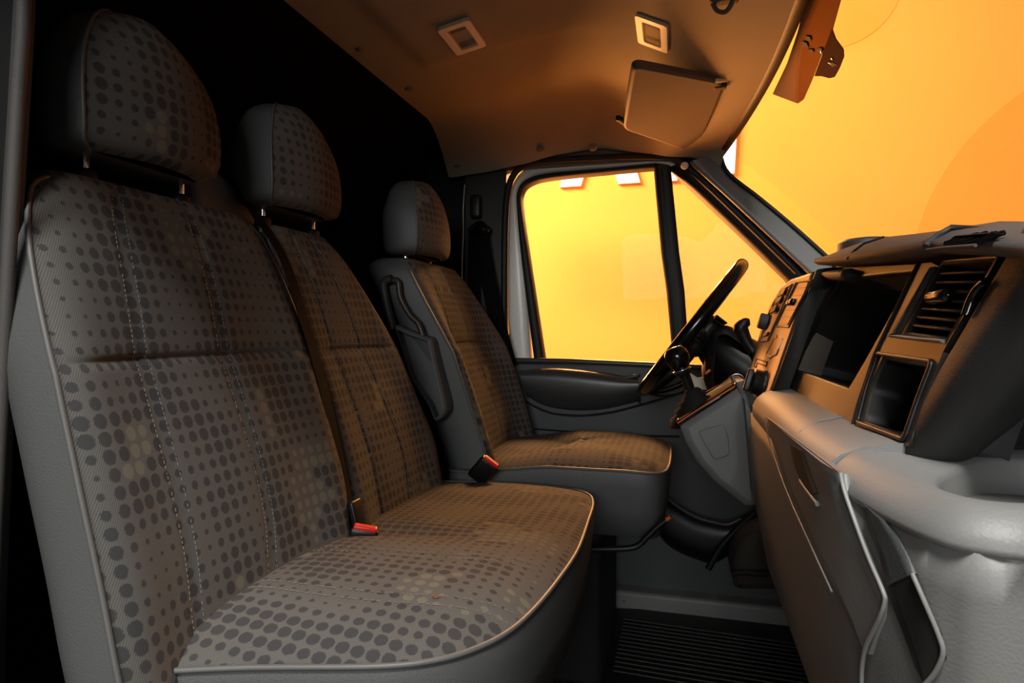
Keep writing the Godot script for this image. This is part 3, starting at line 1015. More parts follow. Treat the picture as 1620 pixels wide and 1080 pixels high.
func driver_seat():
	var t := thing("single_seat", "single driver's seat beyond the bench, with a folded-up armrest", "seat")
	backrest(t, "backrest", [[0.44, -1.44, -1.88], [0.52, -1.44, -1.895], [0.64, -1.435, -1.905], [0.81, -1.42, -1.885], [0.92, -1.41, -1.84], [0.985, -1.41, -1.80], [1.012, -1.42, -1.765]], -0.642, 1.036, 0.052, 0.812, 0.13)
	headrest(t, Vector3(0.045, -0.03, -0.835), 1.02)
	var out := curve([Vector3(-0.50, 0, -1.425), Vector3(-0.32, 0, -1.42), Vector3(-0.16, 0, -1.42), Vector3(-0.075, 0, -1.425), Vector3(-0.043, 0, -1.45), Vector3(-0.032, 0, -1.52), Vector3(-0.03, 0, -1.66), Vector3(-0.035, 0, -1.80), Vector3(-0.06, 0, -1.86), Vector3(-0.12, 0, -1.88), Vector3(-0.3, 0, -1.885), Vector3(-0.5, 0, -1.88), Vector3(-0.55, 0, -1.84), Vector3(-0.56, 0, -1.66), Vector3(-0.55, 0, -1.46)], 6, true)
	cushion(t, "seat_cushion", out, func(p): return 0.508 + 0.025 * clampf((p.x + 0.50) / 0.2, 0.0, 1.0) - 0.006 * clampf((p.x + 0.12) / 0.09, 0.0, 1.0), 0.03, 0.15, func(_q): return 0.0)
	# armrest folded up against the backrest
	var arm := Node3D.new()
	own(arm, "armrest", t)
	var xf := Transform3D(Basis(), Vector3(0, 0, -1.375))
	var st := mk()
	var o := rpoly([Vector2(-.692, .963), Vector2(-.679, .972), Vector2(-.653, .968), Vector2(-.632, .959), Vector2(-.611, .924), Vector2(-.595, .883), Vector2(-.581, .838), Vector2(-.568, .826), Vector2(-.553, .762), Vector2(-.534, .688), Vector2(-.529, .662), Vector2(-.539, .644), Vector2(-.558, .631), Vector2(-.574, .672), Vector2(-.626, .731), Vector2(-.659, .82), Vector2(-.68, .88)], 0.006)
	var hole := [Vector2(-.673, .952), Vector2(-.653, .962), Vector2(-.639, .951), Vector2(-.626, .917), Vector2(-.608, .88), Vector2(-.594, .85), Vector2(-.589, .835), Vector2(-.61, .84), Vector2(-.634, .85), Vector2(-.658, .863)]
	# lower pad and the upper loop
	plate(st, rpoly([Vector2(-.665, .863), Vector2(-.634, .849), Vector2(-.589, .834), Vector2(-.568, .829), Vector2(-.553, .762), Vector2(-.534, .688), Vector2(-.529, .659), Vector2(-.542, .641), Vector2(-.561, .631), Vector2(-.577, .672), Vector2(-.626, .731), Vector2(-.647, .805)], 0.012), 0, 0.045, 0.008, xf)
	put("armrest_pad", st, M.vinyl, arm)
	st = mk()
	tube(st, curve([Vector3(-.671, .85, -1.39), Vector3(-.682, .888, -1.39), Vector3(-.693, .938, -1.39), Vector3(-.693, .962, -1.39), Vector3(-.673, .97, -1.39)], 6), 0.011, 8)
	put("armrest_loop", st, M.dark_plastic, arm)
	st = mk()
	tube(st, curve([Vector3(-.67, .965, -1.39), Vector3(-.657, .962, -1.39), Vector3(-.651, .925, -1.39), Vector3(-.628, .885, -1.39), Vector3(-.605, .862, -1.39), Vector3(-.592, .828, -1.39)], 6), 0.008, 8)
	put("armrest_grip", st, M.trim_silver, arm)
	# lever and base
	st = mk()
	tube(st, curve([Vector3(-.199, .365, -1.38), Vector3(-.137, .371, -1.38), Vector3(-.095, .38, -1.38), Vector3(-.071, .404, -1.38), Vector3(-.048, .429, -1.38)], 6), 0.007, 8)
	put("slide_lever", st, M.black_plastic, t)
	st = mk()
	tube(st, [Vector3(-.05, .426, -1.38), Vector3(-.032, .443, -1.38)], 0.0068, 8)
	put("slide_lever", st, M.black_plastic, t)
	st = mk()
	tube(st, [Vector3(-.033, .441, -1.38), Vector3(-.024, .45, -1.38)], 0.0045, 8)
	put("lever_tip", st, M.amber, t)
	st = mk()
	rbox(st, Vector3(0.28, 0.40, 0.36), 0.02, Transform3D(Basis(), Vector3(-0.32, 0.20, -1.65)))
	put("seat_base", st, M.matt_black, t)

func buckle(at: Vector3, x: Vector3, y: Vector3, label: String):
	var t := thing("seat_belt_buckle", label, "buckle", "")
	t.position = at
	x = x.normalized()
	y = (y - x * y.dot(x)).normalized()
	var xf := Transform3D(Basis(x, y, x.cross(y)), Vector3.ZERO)
	var st := mk()
	rbox(st, Vector3(0.046, 0.06, 0.022), 0.006, xf.translated_local(Vector3(0, -0.032, 0)))
	put("buckle_body", st, M.black_plastic, t)
	st = mk()
	rbox(st, Vector3(0.038, 0.009, 0.014), 0.003, xf.translated_local(Vector3(0.001, -0.002, 0.002)))
	put("release_button", st, M.red_button, t)

func belts():
	# belt of the middle seat: out of the guide behind the headrest, down the front of the backrest
	var t := thing("seat_belt", "black belt running down between the two bench backrests", "seat belt")
	var st := mk()
	var path := curve([Vector3(-0.80, 1.12, -0.80), Vector3(-0.765, 1.135, -0.885), Vector3(-0.735, 1.10, -0.915), Vector3(-0.705, 1.05, -0.925), Vector3(-0.652, 0.97, -0.933), Vector3(-0.615, 0.86, -0.938), Vector3(-0.58, 0.75, -0.938), Vector3(-0.545, 0.63, -0.93), Vector3(-0.522, 0.55, -0.922), Vector3(-0.515, 0.515, -0.92)], 6)
	ribbon(st, path, Vector3(0.1, 0.0, 1.0), 0.03, 0.0015)
	put("webbing", st, M.webbing, t)
	st = mk()
	rbox(st, Vector3(0.075, 0.085, 0.17), 0.015, Transform3D(Basis(Vector3.BACK, 0.15), Vector3(-0.775, 1.065, -0.915)))
	put("belt_outlet", st, M.grey_plastic, t)
	st = mk()
	rbox(st, Vector3(0.012, 0.05, 0.03), 0.003, Transform3D(Basis(Vector3.BACK, 0.25), Vector3(-0.514, 0.545, -0.928)))
	put("belt_tongue", st, M.black_plastic, t)
	buckle(Vector3(-0.492, 0.532, -0.915), Vector3(0.8, -0.18, -0.35), Vector3(0.1, 1, 0.1), "black belt buckle with red button between the bench's two places")
	buckle(Vector3(-0.415, 0.553, -1.36), Vector3(0.6, -0.5, -0.2), Vector3(0.5, 1, 0.2), "black belt buckle with red button beside the driver's seat cushion")
	# driver's belt on the pillar
	t = thing("driver_belt", "black belt hanging from the pillar behind the driver's seat", "seat belt")
	st = mk()
	path = curve([Vector3(-.627, 1.158, -1.935), Vector3(-.61, 1.052, -1.935), Vector3(-.585, .931, -1.935), Vector3(-.554, .81, -1.935), Vector3(-.531, .73, -1.935)], 5)
	ribbon(st, path, Vector3(1, 0.15, 0.2), 0.055, 0.0015)
	put("webbing", st, M.webbing, t)
	st = mk()
	ribbon(st, [Vector3(-.651, 1.178, -1.955), Vector3(-.656, .973, -1.955), Vector3(-.66, .768, -1.955), Vector3(-.661, .437, -1.955)], Vector3(1, 0, 0), 0.046, 0.0015)
	put("webbing", st, M.webbing, t)
	st = mk()
	rbox(st, Vector3(0.036, 0.075, 0.022), 0.008, Transform3D(Basis(), Vector3(-0.648, 1.245, -1.95)))
	put("anchor_cover", st, M.black_plastic, t)
	st = mk()
	tube(st, curve([Vector3(-.666, 1.163, -1.935), Vector3(-.632, 1.19, -1.935), Vector3(-.61, 1.177, -1.935), Vector3(-.598, 1.165, -1.935), Vector3(-.615, 1.157, -1.935)], 4, true), 0.007, 8)
	put("belt_ring", st, M.gloss_black, t)
	for c in [[[Vector3(-.918, 1.433, -2), Vector3(-.901, 1.423, -2), Vector3(-.902, 1.378, -2), Vector3(-.902, 1.333, -2)], "thin pale cord hanging on the bulkhead above the driver's headrest", 0.0016], [[Vector3(-.682, 1.315, -1.94), Vector3(-.687, 1.238, -1.94), Vector3(-.687, 1.157, -1.94), Vector3(-.691, 1.065, -1.94), Vector3(-.692, .932, -1.94)], "thin pale cord running down beside the pillar behind the driver's seat", 0.0016]]:
		st = mk()
		tube(st, curve(c[0], 5), c[2], 6)
		tag(put("cord", st, M.white_cord), c[1], "cord")

# ------------------------------------------------------------------ dashboard
var dash_xf := Transform3D(Basis(Vector3(0, 0, 1), Vector3(0.287, 0.958, 0), Vector3(-0.958, 0.287, 0)), Vector3(0.155, 0.76, 0))
var stack_xf := Transform3D(Basis(Vector3(0, 0, 1), Vector3(0.27, 0.963, 0), Vector3(-0.963, 0.27, 0)), Vector3(0.135, 0.76, 0))
var low_xf := Transform3D(Basis(Vector3(0, 0, 1), Vector3(-0.347, 0.938, 0), Vector3(-0.938, -0.347, 0)), Vector3(0.097, 0.58, 0))

func dense(p: Array, n := 4) -> Array:   # straight outline with n steps a side
	var out := []
	for i in p.size():
		for k in n: out.append(p[i].lerp(p[(i + 1) % p.size()], float(k) / n))
	return out

func vent(parent: Node, open_: Array, xf: Transform3D, slats: int, depth: float, paddle: bool):
	# open_: top-left, top-right, bottom-right, bottom-left in the plane of xf
	var v := Node3D.new()
	own(v, "air_vent", parent)
	var st := mk()
	pocket(st, ccw(rpoly(open_, 0.004)), 0.0, depth * 1.6, xf, 0.93)
	put("vent_well", st, M.matt_black, v)
	for i in slats:
		var t := (i + 0.6) / float(slats)
		var a: Vector2 = open_[0].lerp(open_[3], t)
		var b: Vector2 = open_[1].lerp(open_[2], t)
		st = mk()
		var m := (a + b) / 2
		var w := a.distance_to(b) * 0.98
		var dir := (b - a).normalized()
		var x3 := xf.basis * Vector3(dir.x, dir.y, 0)
		var n3 := (xf.basis.z * 0.94 - Vector3.UP * 0.3).normalized()
		var y3 := n3.cross(x3).normalized()
		rbox(st, Vector3(w, 0.0022, depth * 0.8), 0.001, Transform3D(Basis(x3, y3, x3.cross(y3)), xf * Vector3(m.x, m.y, -depth * 0.45)), 1)
		put("slat", st, M.dark_plastic, v)
	for u in [0.35, 0.68]:
		st = mk()
		var a2: Vector2 = open_[0].lerp(open_[1], u)
		var b2: Vector2 = open_[3].lerp(open_[2], u)
		tube(st, [xf * Vector3(a2.x, a2.y, -depth), xf * Vector3(b2.x, b2.y, -depth)], 0.0015, 4)
		put("vent_fin", st, M.black_plastic, v)
	st = mk()
	var mid: Vector2 = open_[0].lerp(open_[3], 0.45).lerp(open_[1].lerp(open_[2], 0.45), 0.42)
	var size: float = open_[0].distance_to(open_[1])
	rbox(st, Vector3(size * 0.42, 0.011, 0.012), 0.005, Transform3D(xf.basis, xf * Vector3(mid.x, mid.y, 0.001)))
	put("vent_slider", st, M.gloss_black, v)
	if paddle:
		st = mk()
		tube(st, curve(lift([Vector2(-.469, .124), Vector2(-.477, .12), Vector2(-.481, .113), Vector2(-.481, .102)], 0.004, xf), 5), 0.0032, 8)
		put("vent_wheel", st, M.gloss_black, v)

func dashboard():
	var d := thing("dashboard", "dark dashboard with silver-grey panels, open shelf, air vents and a pale grey lower half", "dashboard")
	var st := mk()
	var glove_out := dense([Vector2(-.947, .18), Vector2(-.629, .153), Vector2(-.645, .112), Vector2(-.665, .063), Vector2(-.656, -.007), Vector2(-.794, -.011), Vector2(-1.033, -.018), Vector2(-1.097, .02), Vector2(-1.075, .068), Vector2(-1.01, .128)], 4)
	var glove_in := dense([Vector2(-.924, .163), Vector2(-.633, .147), Vector2(-.661, .104), Vector2(-.689, .062), Vector2(-.713, .031), Vector2(-.841, .031), Vector2(-1.052, .031), Vector2(-1.056, .045), Vector2(-1.032, .074), Vector2(-.978, .129)], 4)
	frame(st, glove_out, glove_in, 0.0, 0.02, 0.002, dash_xf)
	put("shelf_surround", st, M.trim_silver, d)
	st = mk()
	pocket(st, ccw(inset(ccw(glove_in), -0.0005)), -0.004, 0.12, dash_xf, 0.86)
	put("open_shelf", st, M.dark_plastic, d)
	st = mk()
	tube(st, lift([Vector2(-.627, .153), Vector2(-.642, .115), Vector2(-.66, .069), Vector2(-.658, .019), Vector2(-.651, -.007)], 0, dash_xf.translated_local(Vector3(0, 0, 0.001))), 0.0016, 6)
	put("panel_joint", st, M.matt_black, d)
	var vo := dense([Vector2(-.622, .153), Vector2(-.478, .144), Vector2(-.496, .107), Vector2(-.509, .077), Vector2(-.662, .075), Vector2(-.645, .115)], 4)
	var vi := dense([Vector2(-.572, .147), Vector2(-.48, .14), Vector2(-.494, .111), Vector2(-.511, .086), Vector2(-.602, .09), Vector2(-.589, .119)], 4)
	st = mk()
	frame(st, vo, vi, 0.0, 0.025, 0.003, dash_xf)
	put("vent_surround", st, M.trim_silver, d)
	st = mk()
	band(st, lift([Vector2(-.58, .146), Vector2(-.597, .118), Vector2(-.612, .089)], 0.001, dash_xf), lift([Vector2(-.589, .142), Vector2(-.61, .113), Vector2(-.636, .087)], 0.001, dash_xf), dash_xf.basis.z, 0.003, 0.004)
	put("vent_bezel", st, M.dark_plastic, d)
	st = mk()
	band(st, lift([Vector2(-.637, .089), Vector2(-.57, .087), Vector2(-.512, .086)], 0.001, dash_xf), lift([Vector2(-.634, .086), Vector2(-.567, .084), Vector2(-.512, .083)], 0.001, dash_xf), dash_xf.basis.z, 0.002, 0.004)
	put("vent_bezel", st, M.grey_edge, d)
	vent(d, [Vector2(-.572, .147), Vector2(-.48, .14), Vector2(-.511, .086), Vector2(-.602, .09)], dash_xf, 8, 0.02, true)
	var co := dense([Vector2(-.662, .075), Vector2(-.509, .077), Vector2(-.512, .041), Vector2(-.51, .006), Vector2(-.656, -.007), Vector2(-.67, .031)], 4)
	var ci := dense([Vector2(-.635, .066), Vector2(-.521, .065), Vector2(-.523, .038), Vector2(-.522, .011), Vector2(-.634, .008), Vector2(-.644, .04)], 4)
	st = mk()
	frame(st, co, ci, 0.0, 0.025, 0.003, dash_xf)
	put("cubby_surround", st, M.trim_silver, d)
	st = mk()
	var rim := inset(ccw(rpoly([Vector2(-.652, .071), Vector2(-.517, .07), Vector2(-.519, .039), Vector2(-.518, .008), Vector2(-.642, .003), Vector2(-.653, .039)], 0.006)), 0.001)
	var loop := lift(rim, 0.001, dash_xf)
	tube(st, loop, 0.0022, 6, true)
	put("cubby_rim", st, M.black_plastic, d)
	st = mk()
	pocket(st, ccw(ci), -0.004, 0.06, dash_xf, 0.9)
	put("cubby", st, M.black_plastic, d)
	# the dark strip between shelf and centre stack
	st = mk()
	var s0 := lift([Vector2(-.936, .18), Vector2(-1.004, .129), Vector2(-1.065, .068), Vector2(-1.092, .02), Vector2(-1.025, -.019)], 0.001, dash_xf)
	var s1 := lift([Vector2(-.967, .177), Vector2(-.983, .122), Vector2(-.994, .062), Vector2(-1.005, .005), Vector2(-1.043, -.04)], 0.004, stack_xf)
	band(st, s1, s0, dash_xf.basis.z, 0.004, 0.02)
	put("stack_side", st, M.dark_plastic, d)
	# rounded dark end towards the passenger's door
	st = mk()
	var low := curve([Vector3(0.1545, 0.75, -0.548), Vector3(0.158, 0.75, -0.518), Vector3(0.181, 0.757, -0.498), Vector3(0.21, 0.76, -0.528), Vector3(0.25, 0.762, -0.575), Vector3(0.34, 0.765, -0.69)], 5)
	var high := curve([Vector3(0.203, 0.924, -0.445), Vector3(0.209, 0.924, -0.405), Vector3(0.236, 0.924, -0.368), Vector3(0.27, 0.924, -0.385), Vector3(0.33, 0.924, -0.43), Vector3(0.46, 0.924, -0.52)], 5)
	var er := []
	for i in 13:
		var t := i / 12.0
		var ring := []
		for k in low.size(): ring.append(low[k].lerp(high[k], t) + Vector3(-0.01, 0, 0.004) * sin(PI * t) * minf(1.0, k / 6.0))
		ring.append(Vector3(0.75, ring[0].y, -0.85))
		ring.append(Vector3(0.75, ring[0].y, -1.08))
		ring.append(Vector3(ring[0].x + 0.13, ring[0].y, -1.08))
		ring.append(Vector3(ring[0].x + 0.13, ring[0].y, ring[0].z - 0.02))
		er.append(ring)
	skin(st, er)
	fan(st, er[0])
	fan(st, er[12], true)
	put("dash_end", st, M.dark_plastic, d)
	# body of the dashboard towards the driver
	st = mk()
	var da := [Vector2(0.20, 0.62), Vector2(0.155, 0.70), Vector2(0.20, 0.86), Vector2(0.26, 0.915), Vector2(0.75, 0.91), Vector2(0.95, 0.85), Vector2(0.95, 0.3), Vector2(0.45, 0.3)]
	var drs := []
	for z in [-1.12, -1.3, -1.6, -1.94]:
		var ring := []
		for p in da: ring.append(Vector3(p.x + (0.07 if z < -1.2 and p.x < 0.3 else 0.02), p.y, z))
		drs.append(ring)
	skin(st, drs, true)
	fan(st, drs[0], true)
	fan(st, drs[3])
	put("dash_body", st, M.black_plastic, d)
	# top pad
	st = mk()
	var stations := [Vector3(.185, .948, -.996), Vector3(.185, .939, -.888), Vector3(.185, .932, -.803), Vector3(.185, .926, -.71), Vector3(.185, .92, -.62), Vector3(.185, .917, -.569)]
	var pad := []
	var tops = [[Vector3(.25, .985, -1.334), Vector3(.25, .996, -1.216), Vector3(.25, .989, -1.086), Vector3(.25, .974, -.961), Vector3(.25, .96, -.838), Vector3(.25, .954, -.77)]][0]
	for i in stations.size():
		var a: Vector3 = stations[i]
		var b: Vector3 = tops[i]
		b.z = a.z + (b.z - a.z) * 0.25
		b.y = 0.85 + (tops[i].y - 0.85) * (absf(b.z) + 0.06) / (absf(tops[i].z) + 0.06)
		pad.append(pad_ring(a, b))
	skin(st, pad, true)
	fan(st, pad[0], true)
	fan(st, pad[pad.size() - 1])
	put("top_pad", st, M.pad_plastic, d)
	st = mk()
	var st2 := [Vector3(.185, .917, -.569), Vector3(.185, .91, -.525), Vector3(.185, .904, -.479), Vector3(.185, .899, -.445), Vector3(.185, .893, -.406)]
	var tp2 := [Vector3(.25, .954, -.77), Vector3(.25, .949, -.702), Vector3(.25, .937, -.635), Vector3(.25, .929, -.596), Vector3(.25, .921, -.549)]
	pad = []
	for i in st2.size():
		var a: Vector3 = st2[i]
		var b: Vector3 = tp2[i]
		b.z = a.z + (b.z - a.z) * 0.25
		b.y = 0.85 + (tp2[i].y - 0.85) * (absf(b.z) + 0.06) / (absf(tp2[i].z) + 0.06)
		pad.append(pad_ring(a, b))
	skin(st, pad, true)
	fan(st, pad[0], true)
	fan(st, pad[pad.size() - 1])
	put("top_pad", st, M.pad_plastic, d)
	st = mk()
	var sp: Array = [Vector3(.3, 1.003, -1.19)]
	lathe(st, [Vector2(0.046, -0.09), Vector2(0.045, -0.004), Vector2(0.036, 0.002), Vector2(0.018, 0.0045), Vector2(0.0, 0.005)], Transform3D(Basis(), sp[0] + Vector3(0, -0.004, 0)), 28)
	put("speaker_grille", st, M.dark_plastic, d)
	st = mk()
	tube(st, [Vector3(.181, .93, -.799)] + [Vector3(.19, .94, -.805), Vector3(.19, .943, -.768)] + [Vector3(.215, .952, -.788)], 0.0013, 6)
	put("pad_joint", st, M.matt_black, d)
	# demister grille on the pad
	var g := Node3D.new()
	own(g, "demister_grille", d)
	st = mk()
	tube(st, [[Vector3(.18, .913, -.553)][0], [Vector3(.19, .922, -.561)][0], [Vector3(.205, .93, -.575)][0], [Vector3(.21, .925, -.549)][0], [Vector3(.212, .919, -.522)][0]], 0.0026, 8)
	put("grille_hood", st, M.dark_plastic, g)
	for q in [[Vector3(.178, .91, -.51), Vector3(.178, .913, -.49)], [Vector3(.178, .908, -.497), Vector3(.178, .912, -.477)], [Vector3(.178, .907, -.484), Vector3(.178, .91, -.464)], [Vector3(.178, .905, -.472), Vector3(.178, .909, -.454)]]:
		st = mk()
		tube(st, [q[0], q[1] + Vector3(0.012, 0, 0)], 0.0018, 6)
		put("slat", st, M.gloss_black, g)
	st = mk()
	plate(st, rpoly([Vector2(-.526, .152), Vector2(-.508, .157), Vector2(-.446, .15), Vector2(-.466, .145)], 0.002), 0.018, 0.006, 0.001, dash_xf)
	put("grille_well", st, M.matt_black, g)
	st = mk()
	tube(st, [Vector3(.176, .909, -.538), Vector3(.176, .906, -.499), Vector3(.176, .902, -.457)], 0.0012, 6)
	put("grille_edge", st, M.pad_plastic, g)
	stack(d)
	lower_dash(d)

func pad_ring(a: Vector3, b: Vector3) -> Array:
	return [a + Vector3(0.003, -0.006, 0), a + Vector3(-0.003, -0.002, 0), a + Vector3(-0.002, 0.003, 0), a.lerp(b, 0.4) + Vector3(-0.004, 0.006, 0), a.lerp(b, 0.75) + Vector3(-0.003, 0.005, 0), b, b + Vector3(0.12, 0.008, 0), b + Vector3(0.4, -0.03, 0), b + Vector3(0.4, -0.08, 0), a + Vector3(0.06, -0.012, 0)]

func stack(d: Node3D):
	# centre stack with radio, vents and controls
	var st := mk()
	var body := [Vector2(-1.194, .184), Vector2(-.992, .18), Vector2(-1.01, .124), Vector2(-1.021, .062), Vector2(-1.031, .004), Vector2(-1.056, -.038), Vector2(-1.095, -.056), Vector2(-1.176, -.062), Vector2(-1.271, -.056), Vector2(-1.36, -.013), Vector2(-1.384, .04), Vector2(-1.404, .096), Vector2(-1.37, .146), Vector2(-1.281, .177)]
	plate(st, body, 0.004, 0.06, 0.006, stack_xf)
	put("centre_stack", st, M.stack_trim, d)
	st = mk()
	plate(st, [Vector2(-1.295, .184), Vector2(-1.114, .187), Vector2(-.947, .179), Vector2(-.83, .171), Vector2(-.844, .157), Vector2(-.992, .171), Vector2(-1.125, .173)], -0.003, 0.05, 0.008, stack_xf)
	put("stack_hood", st, M.dark_plastic, d)
	vent(d, [Vector2(-1.087, .168), Vector2(-.98, .162), Vector2(-1.063, .098), Vector2(-1.178, .098)], stack_xf.translated_local(Vector3(0, 0, 0.005)), 6, 0.012, false)
	st = mk()
	tube(st, lift([Vector2(-1.102, .17), Vector2(-.967, .163), Vector2(-1.038, .095), Vector2(-1.189, .096)], 0.005, stack_xf), 0.0018, 6, true)
	put("vent_bezel", st, M.trim_silver, d)
	# radio column
	var r := Node3D.new()
	own(r, "radio", d)
	st = mk()
	plate(st, rpoly([Vector2(-1.207, .167), Vector2(-1.131, .17), Vector2(-1.189, .099), Vector2(-1.221, .068), Vector2(-1.316, .064), Vector2(-1.339, .111), Vector2(-1.29, .147)], 0.004), 0.008, 0.006, 0.002, stack_xf)
	put("radio_face", st, M.stack_trim, r)
	for q in [[Vector2(-1.227, .162), Vector2(-1.164, .163), Vector2(-1.179, .153), Vector2(-1.244, .151)], [Vector2(-1.247, .149), Vector2(-1.182, .15), Vector2(-1.197, .14), Vector2(-1.256, .137)], [Vector2(-1.281, .133), Vector2(-1.212, .136), Vector2(-1.22, .124), Vector2(-1.28, .121)], [Vector2(-1.275, .083), Vector2(-1.218, .085), Vector2(-1.228, .078), Vector2(-1.277, .075)]]:
		st = mk()
		plate(st, q, 0.0105, 0.004, 0.001, stack_xf)
		put("radio_button", st, M.black_plastic, r)
	var knob := [Vector2(-1.316, .105)]
	st = mk()
	lathe(st, [Vector2(0.0155, 0), Vector2(0.0155, 0.012), Vector2(0.014, 0.0145), Vector2(0, 0.015)], turned(stack_xf.basis.z, stack_xf * Vector3(knob[0].x, knob[0].y, 0.006)), 24)
	put("radio_knob", st, M.pad_plastic, r)
	# card holder recess and slot
	st = mk()
	pocket(st, ccw([Vector2(-1.159, .074), Vector2(-1.132, .076), Vector2(-1.133, .083), Vector2(-1.091, .076), Vector2(-1.067, .075), Vector2(-1.072, .057), Vector2(-1.073, .051), Vector2(-1.113, .046), Vector2(-1.128, .042), Vector2(-1.144, .045), Vector2(-1.195, .046)]), 0.0055, 0.012, stack_xf, 0.94)
	put("card_holder", st, M.stack_trim, d)
	st = mk()
	tube(st, lift([Vector2(-1.192, .045), Vector2(-1.128, .042), Vector2(-1.106, .046), Vector2(-1.073, .051), Vector2(-1.07, .059)], 0.0055, stack_xf), 0.0012, 6)
	put("card_holder_edge", st, M.grey_edge, d)
	st = mk()
	pocket(st, ccw(rpoly([Vector2(-1.305, .031), Vector2(-1.153, .032), Vector2(-1.152, .027), Vector2(-1.281, .026), Vector2(-1.279, .017), Vector2(-1.314, .018)], 0.002)), 0.0055, 0.01, stack_xf, 0.95)
	put("slot", st, M.matt_black, d)
	# blower knob
	var bk := [Vector2(-1.126, -.003)]
	st = mk()
	lathe(st, [Vector2(0.024, 0), Vector2(0.024, 0.004), Vector2(0.0215, 0.006), Vector2(0.021, 0.016), Vector2(0.018, 0.02), Vector2(0, 0.021)], turned(stack_xf.basis.z, stack_xf * Vector3(bk[0].x, bk[0].y, 0.004)), 28)
	var bn := put("blower_knob", st, M.black_plastic, d)
	st = mk()
	rbox(st, Vector3(0.008, 0.038, 0.012), 0.003, Transform3D(stack_xf.basis.rotated(stack_xf.basis.z, 0.1), stack_xf * Vector3(bk[0].x, bk[0].y, 0.027)))
	put("knob_grip", st, M.black_plastic, bn)
	st = mk()
	tube(st, curve(lift([Vector2(-1.254, -.04), Vector2(-1.168, -.047), Vector2(-1.08, -.034), Vector2(-1.033, -.02)], 0.0055, stack_xf), 5), 0.002, 6)
	put("stack_groove", st, M.amber, d)

func lower_x(y: float) -> float:
	var ty := [0.02, 0.1, 0.306, 0.40, 0.475, 0.58, 0.65, 0.73]
	var tx := [0.31, 0.28, 0.2, 0.163, 0.131, 0.110, 0.104, 0.103]
	for i in 7:
		if y <= ty[i + 1]: return lerpf(tx[i], tx[i + 1], clampf((y - ty[i]) / (ty[i + 1] - ty[i]), 0.0, 1.0))
	return tx[7]

func on_low(q: Vector2, off := 0.0) -> Vector3:
	var ez := [-0.52, -0.47, -0.42, -0.385, -0.366, -0.362]
	var ex := [0.0, 0.004, 0.014, 0.025, 0.040, 0.062]
	var e := 0.0
	for i in 5:
		if q.x >= ez[i]: e = lerpf(ex[i], ex[i + 1], clampf((q.x - ez[i]) / (ez[i + 1] - ez[i]), 0.0, 1.0))
	return Vector3(lower_x(q.y) - off + e, q.y, q.x)

func low_line(p: Array, off: float) -> Array: return p.map(func(q): return on_low(q, off))

# a raised patch of the lower panel between a left and a right edge, both given from top to bottom
func low_patch(st: SurfaceTool, left: Array, right: Array, off: float, depth: float, n := 8):
	var front := []
	for i in left.size():
		var ring := []
		for k in n + 1:
			var q: Vector2 = left[i].lerp(right[i], k / float(n))
			ring.append(on_low(q, off))
		ring.insert(0, on_low(left[i], off - depth))
		ring.append(on_low(right[i], off - depth))
		front.append(ring)
	skin(st, front, true, false, true)
	fan(st, front[0])
	fan(st, front[front.size() - 1], true)

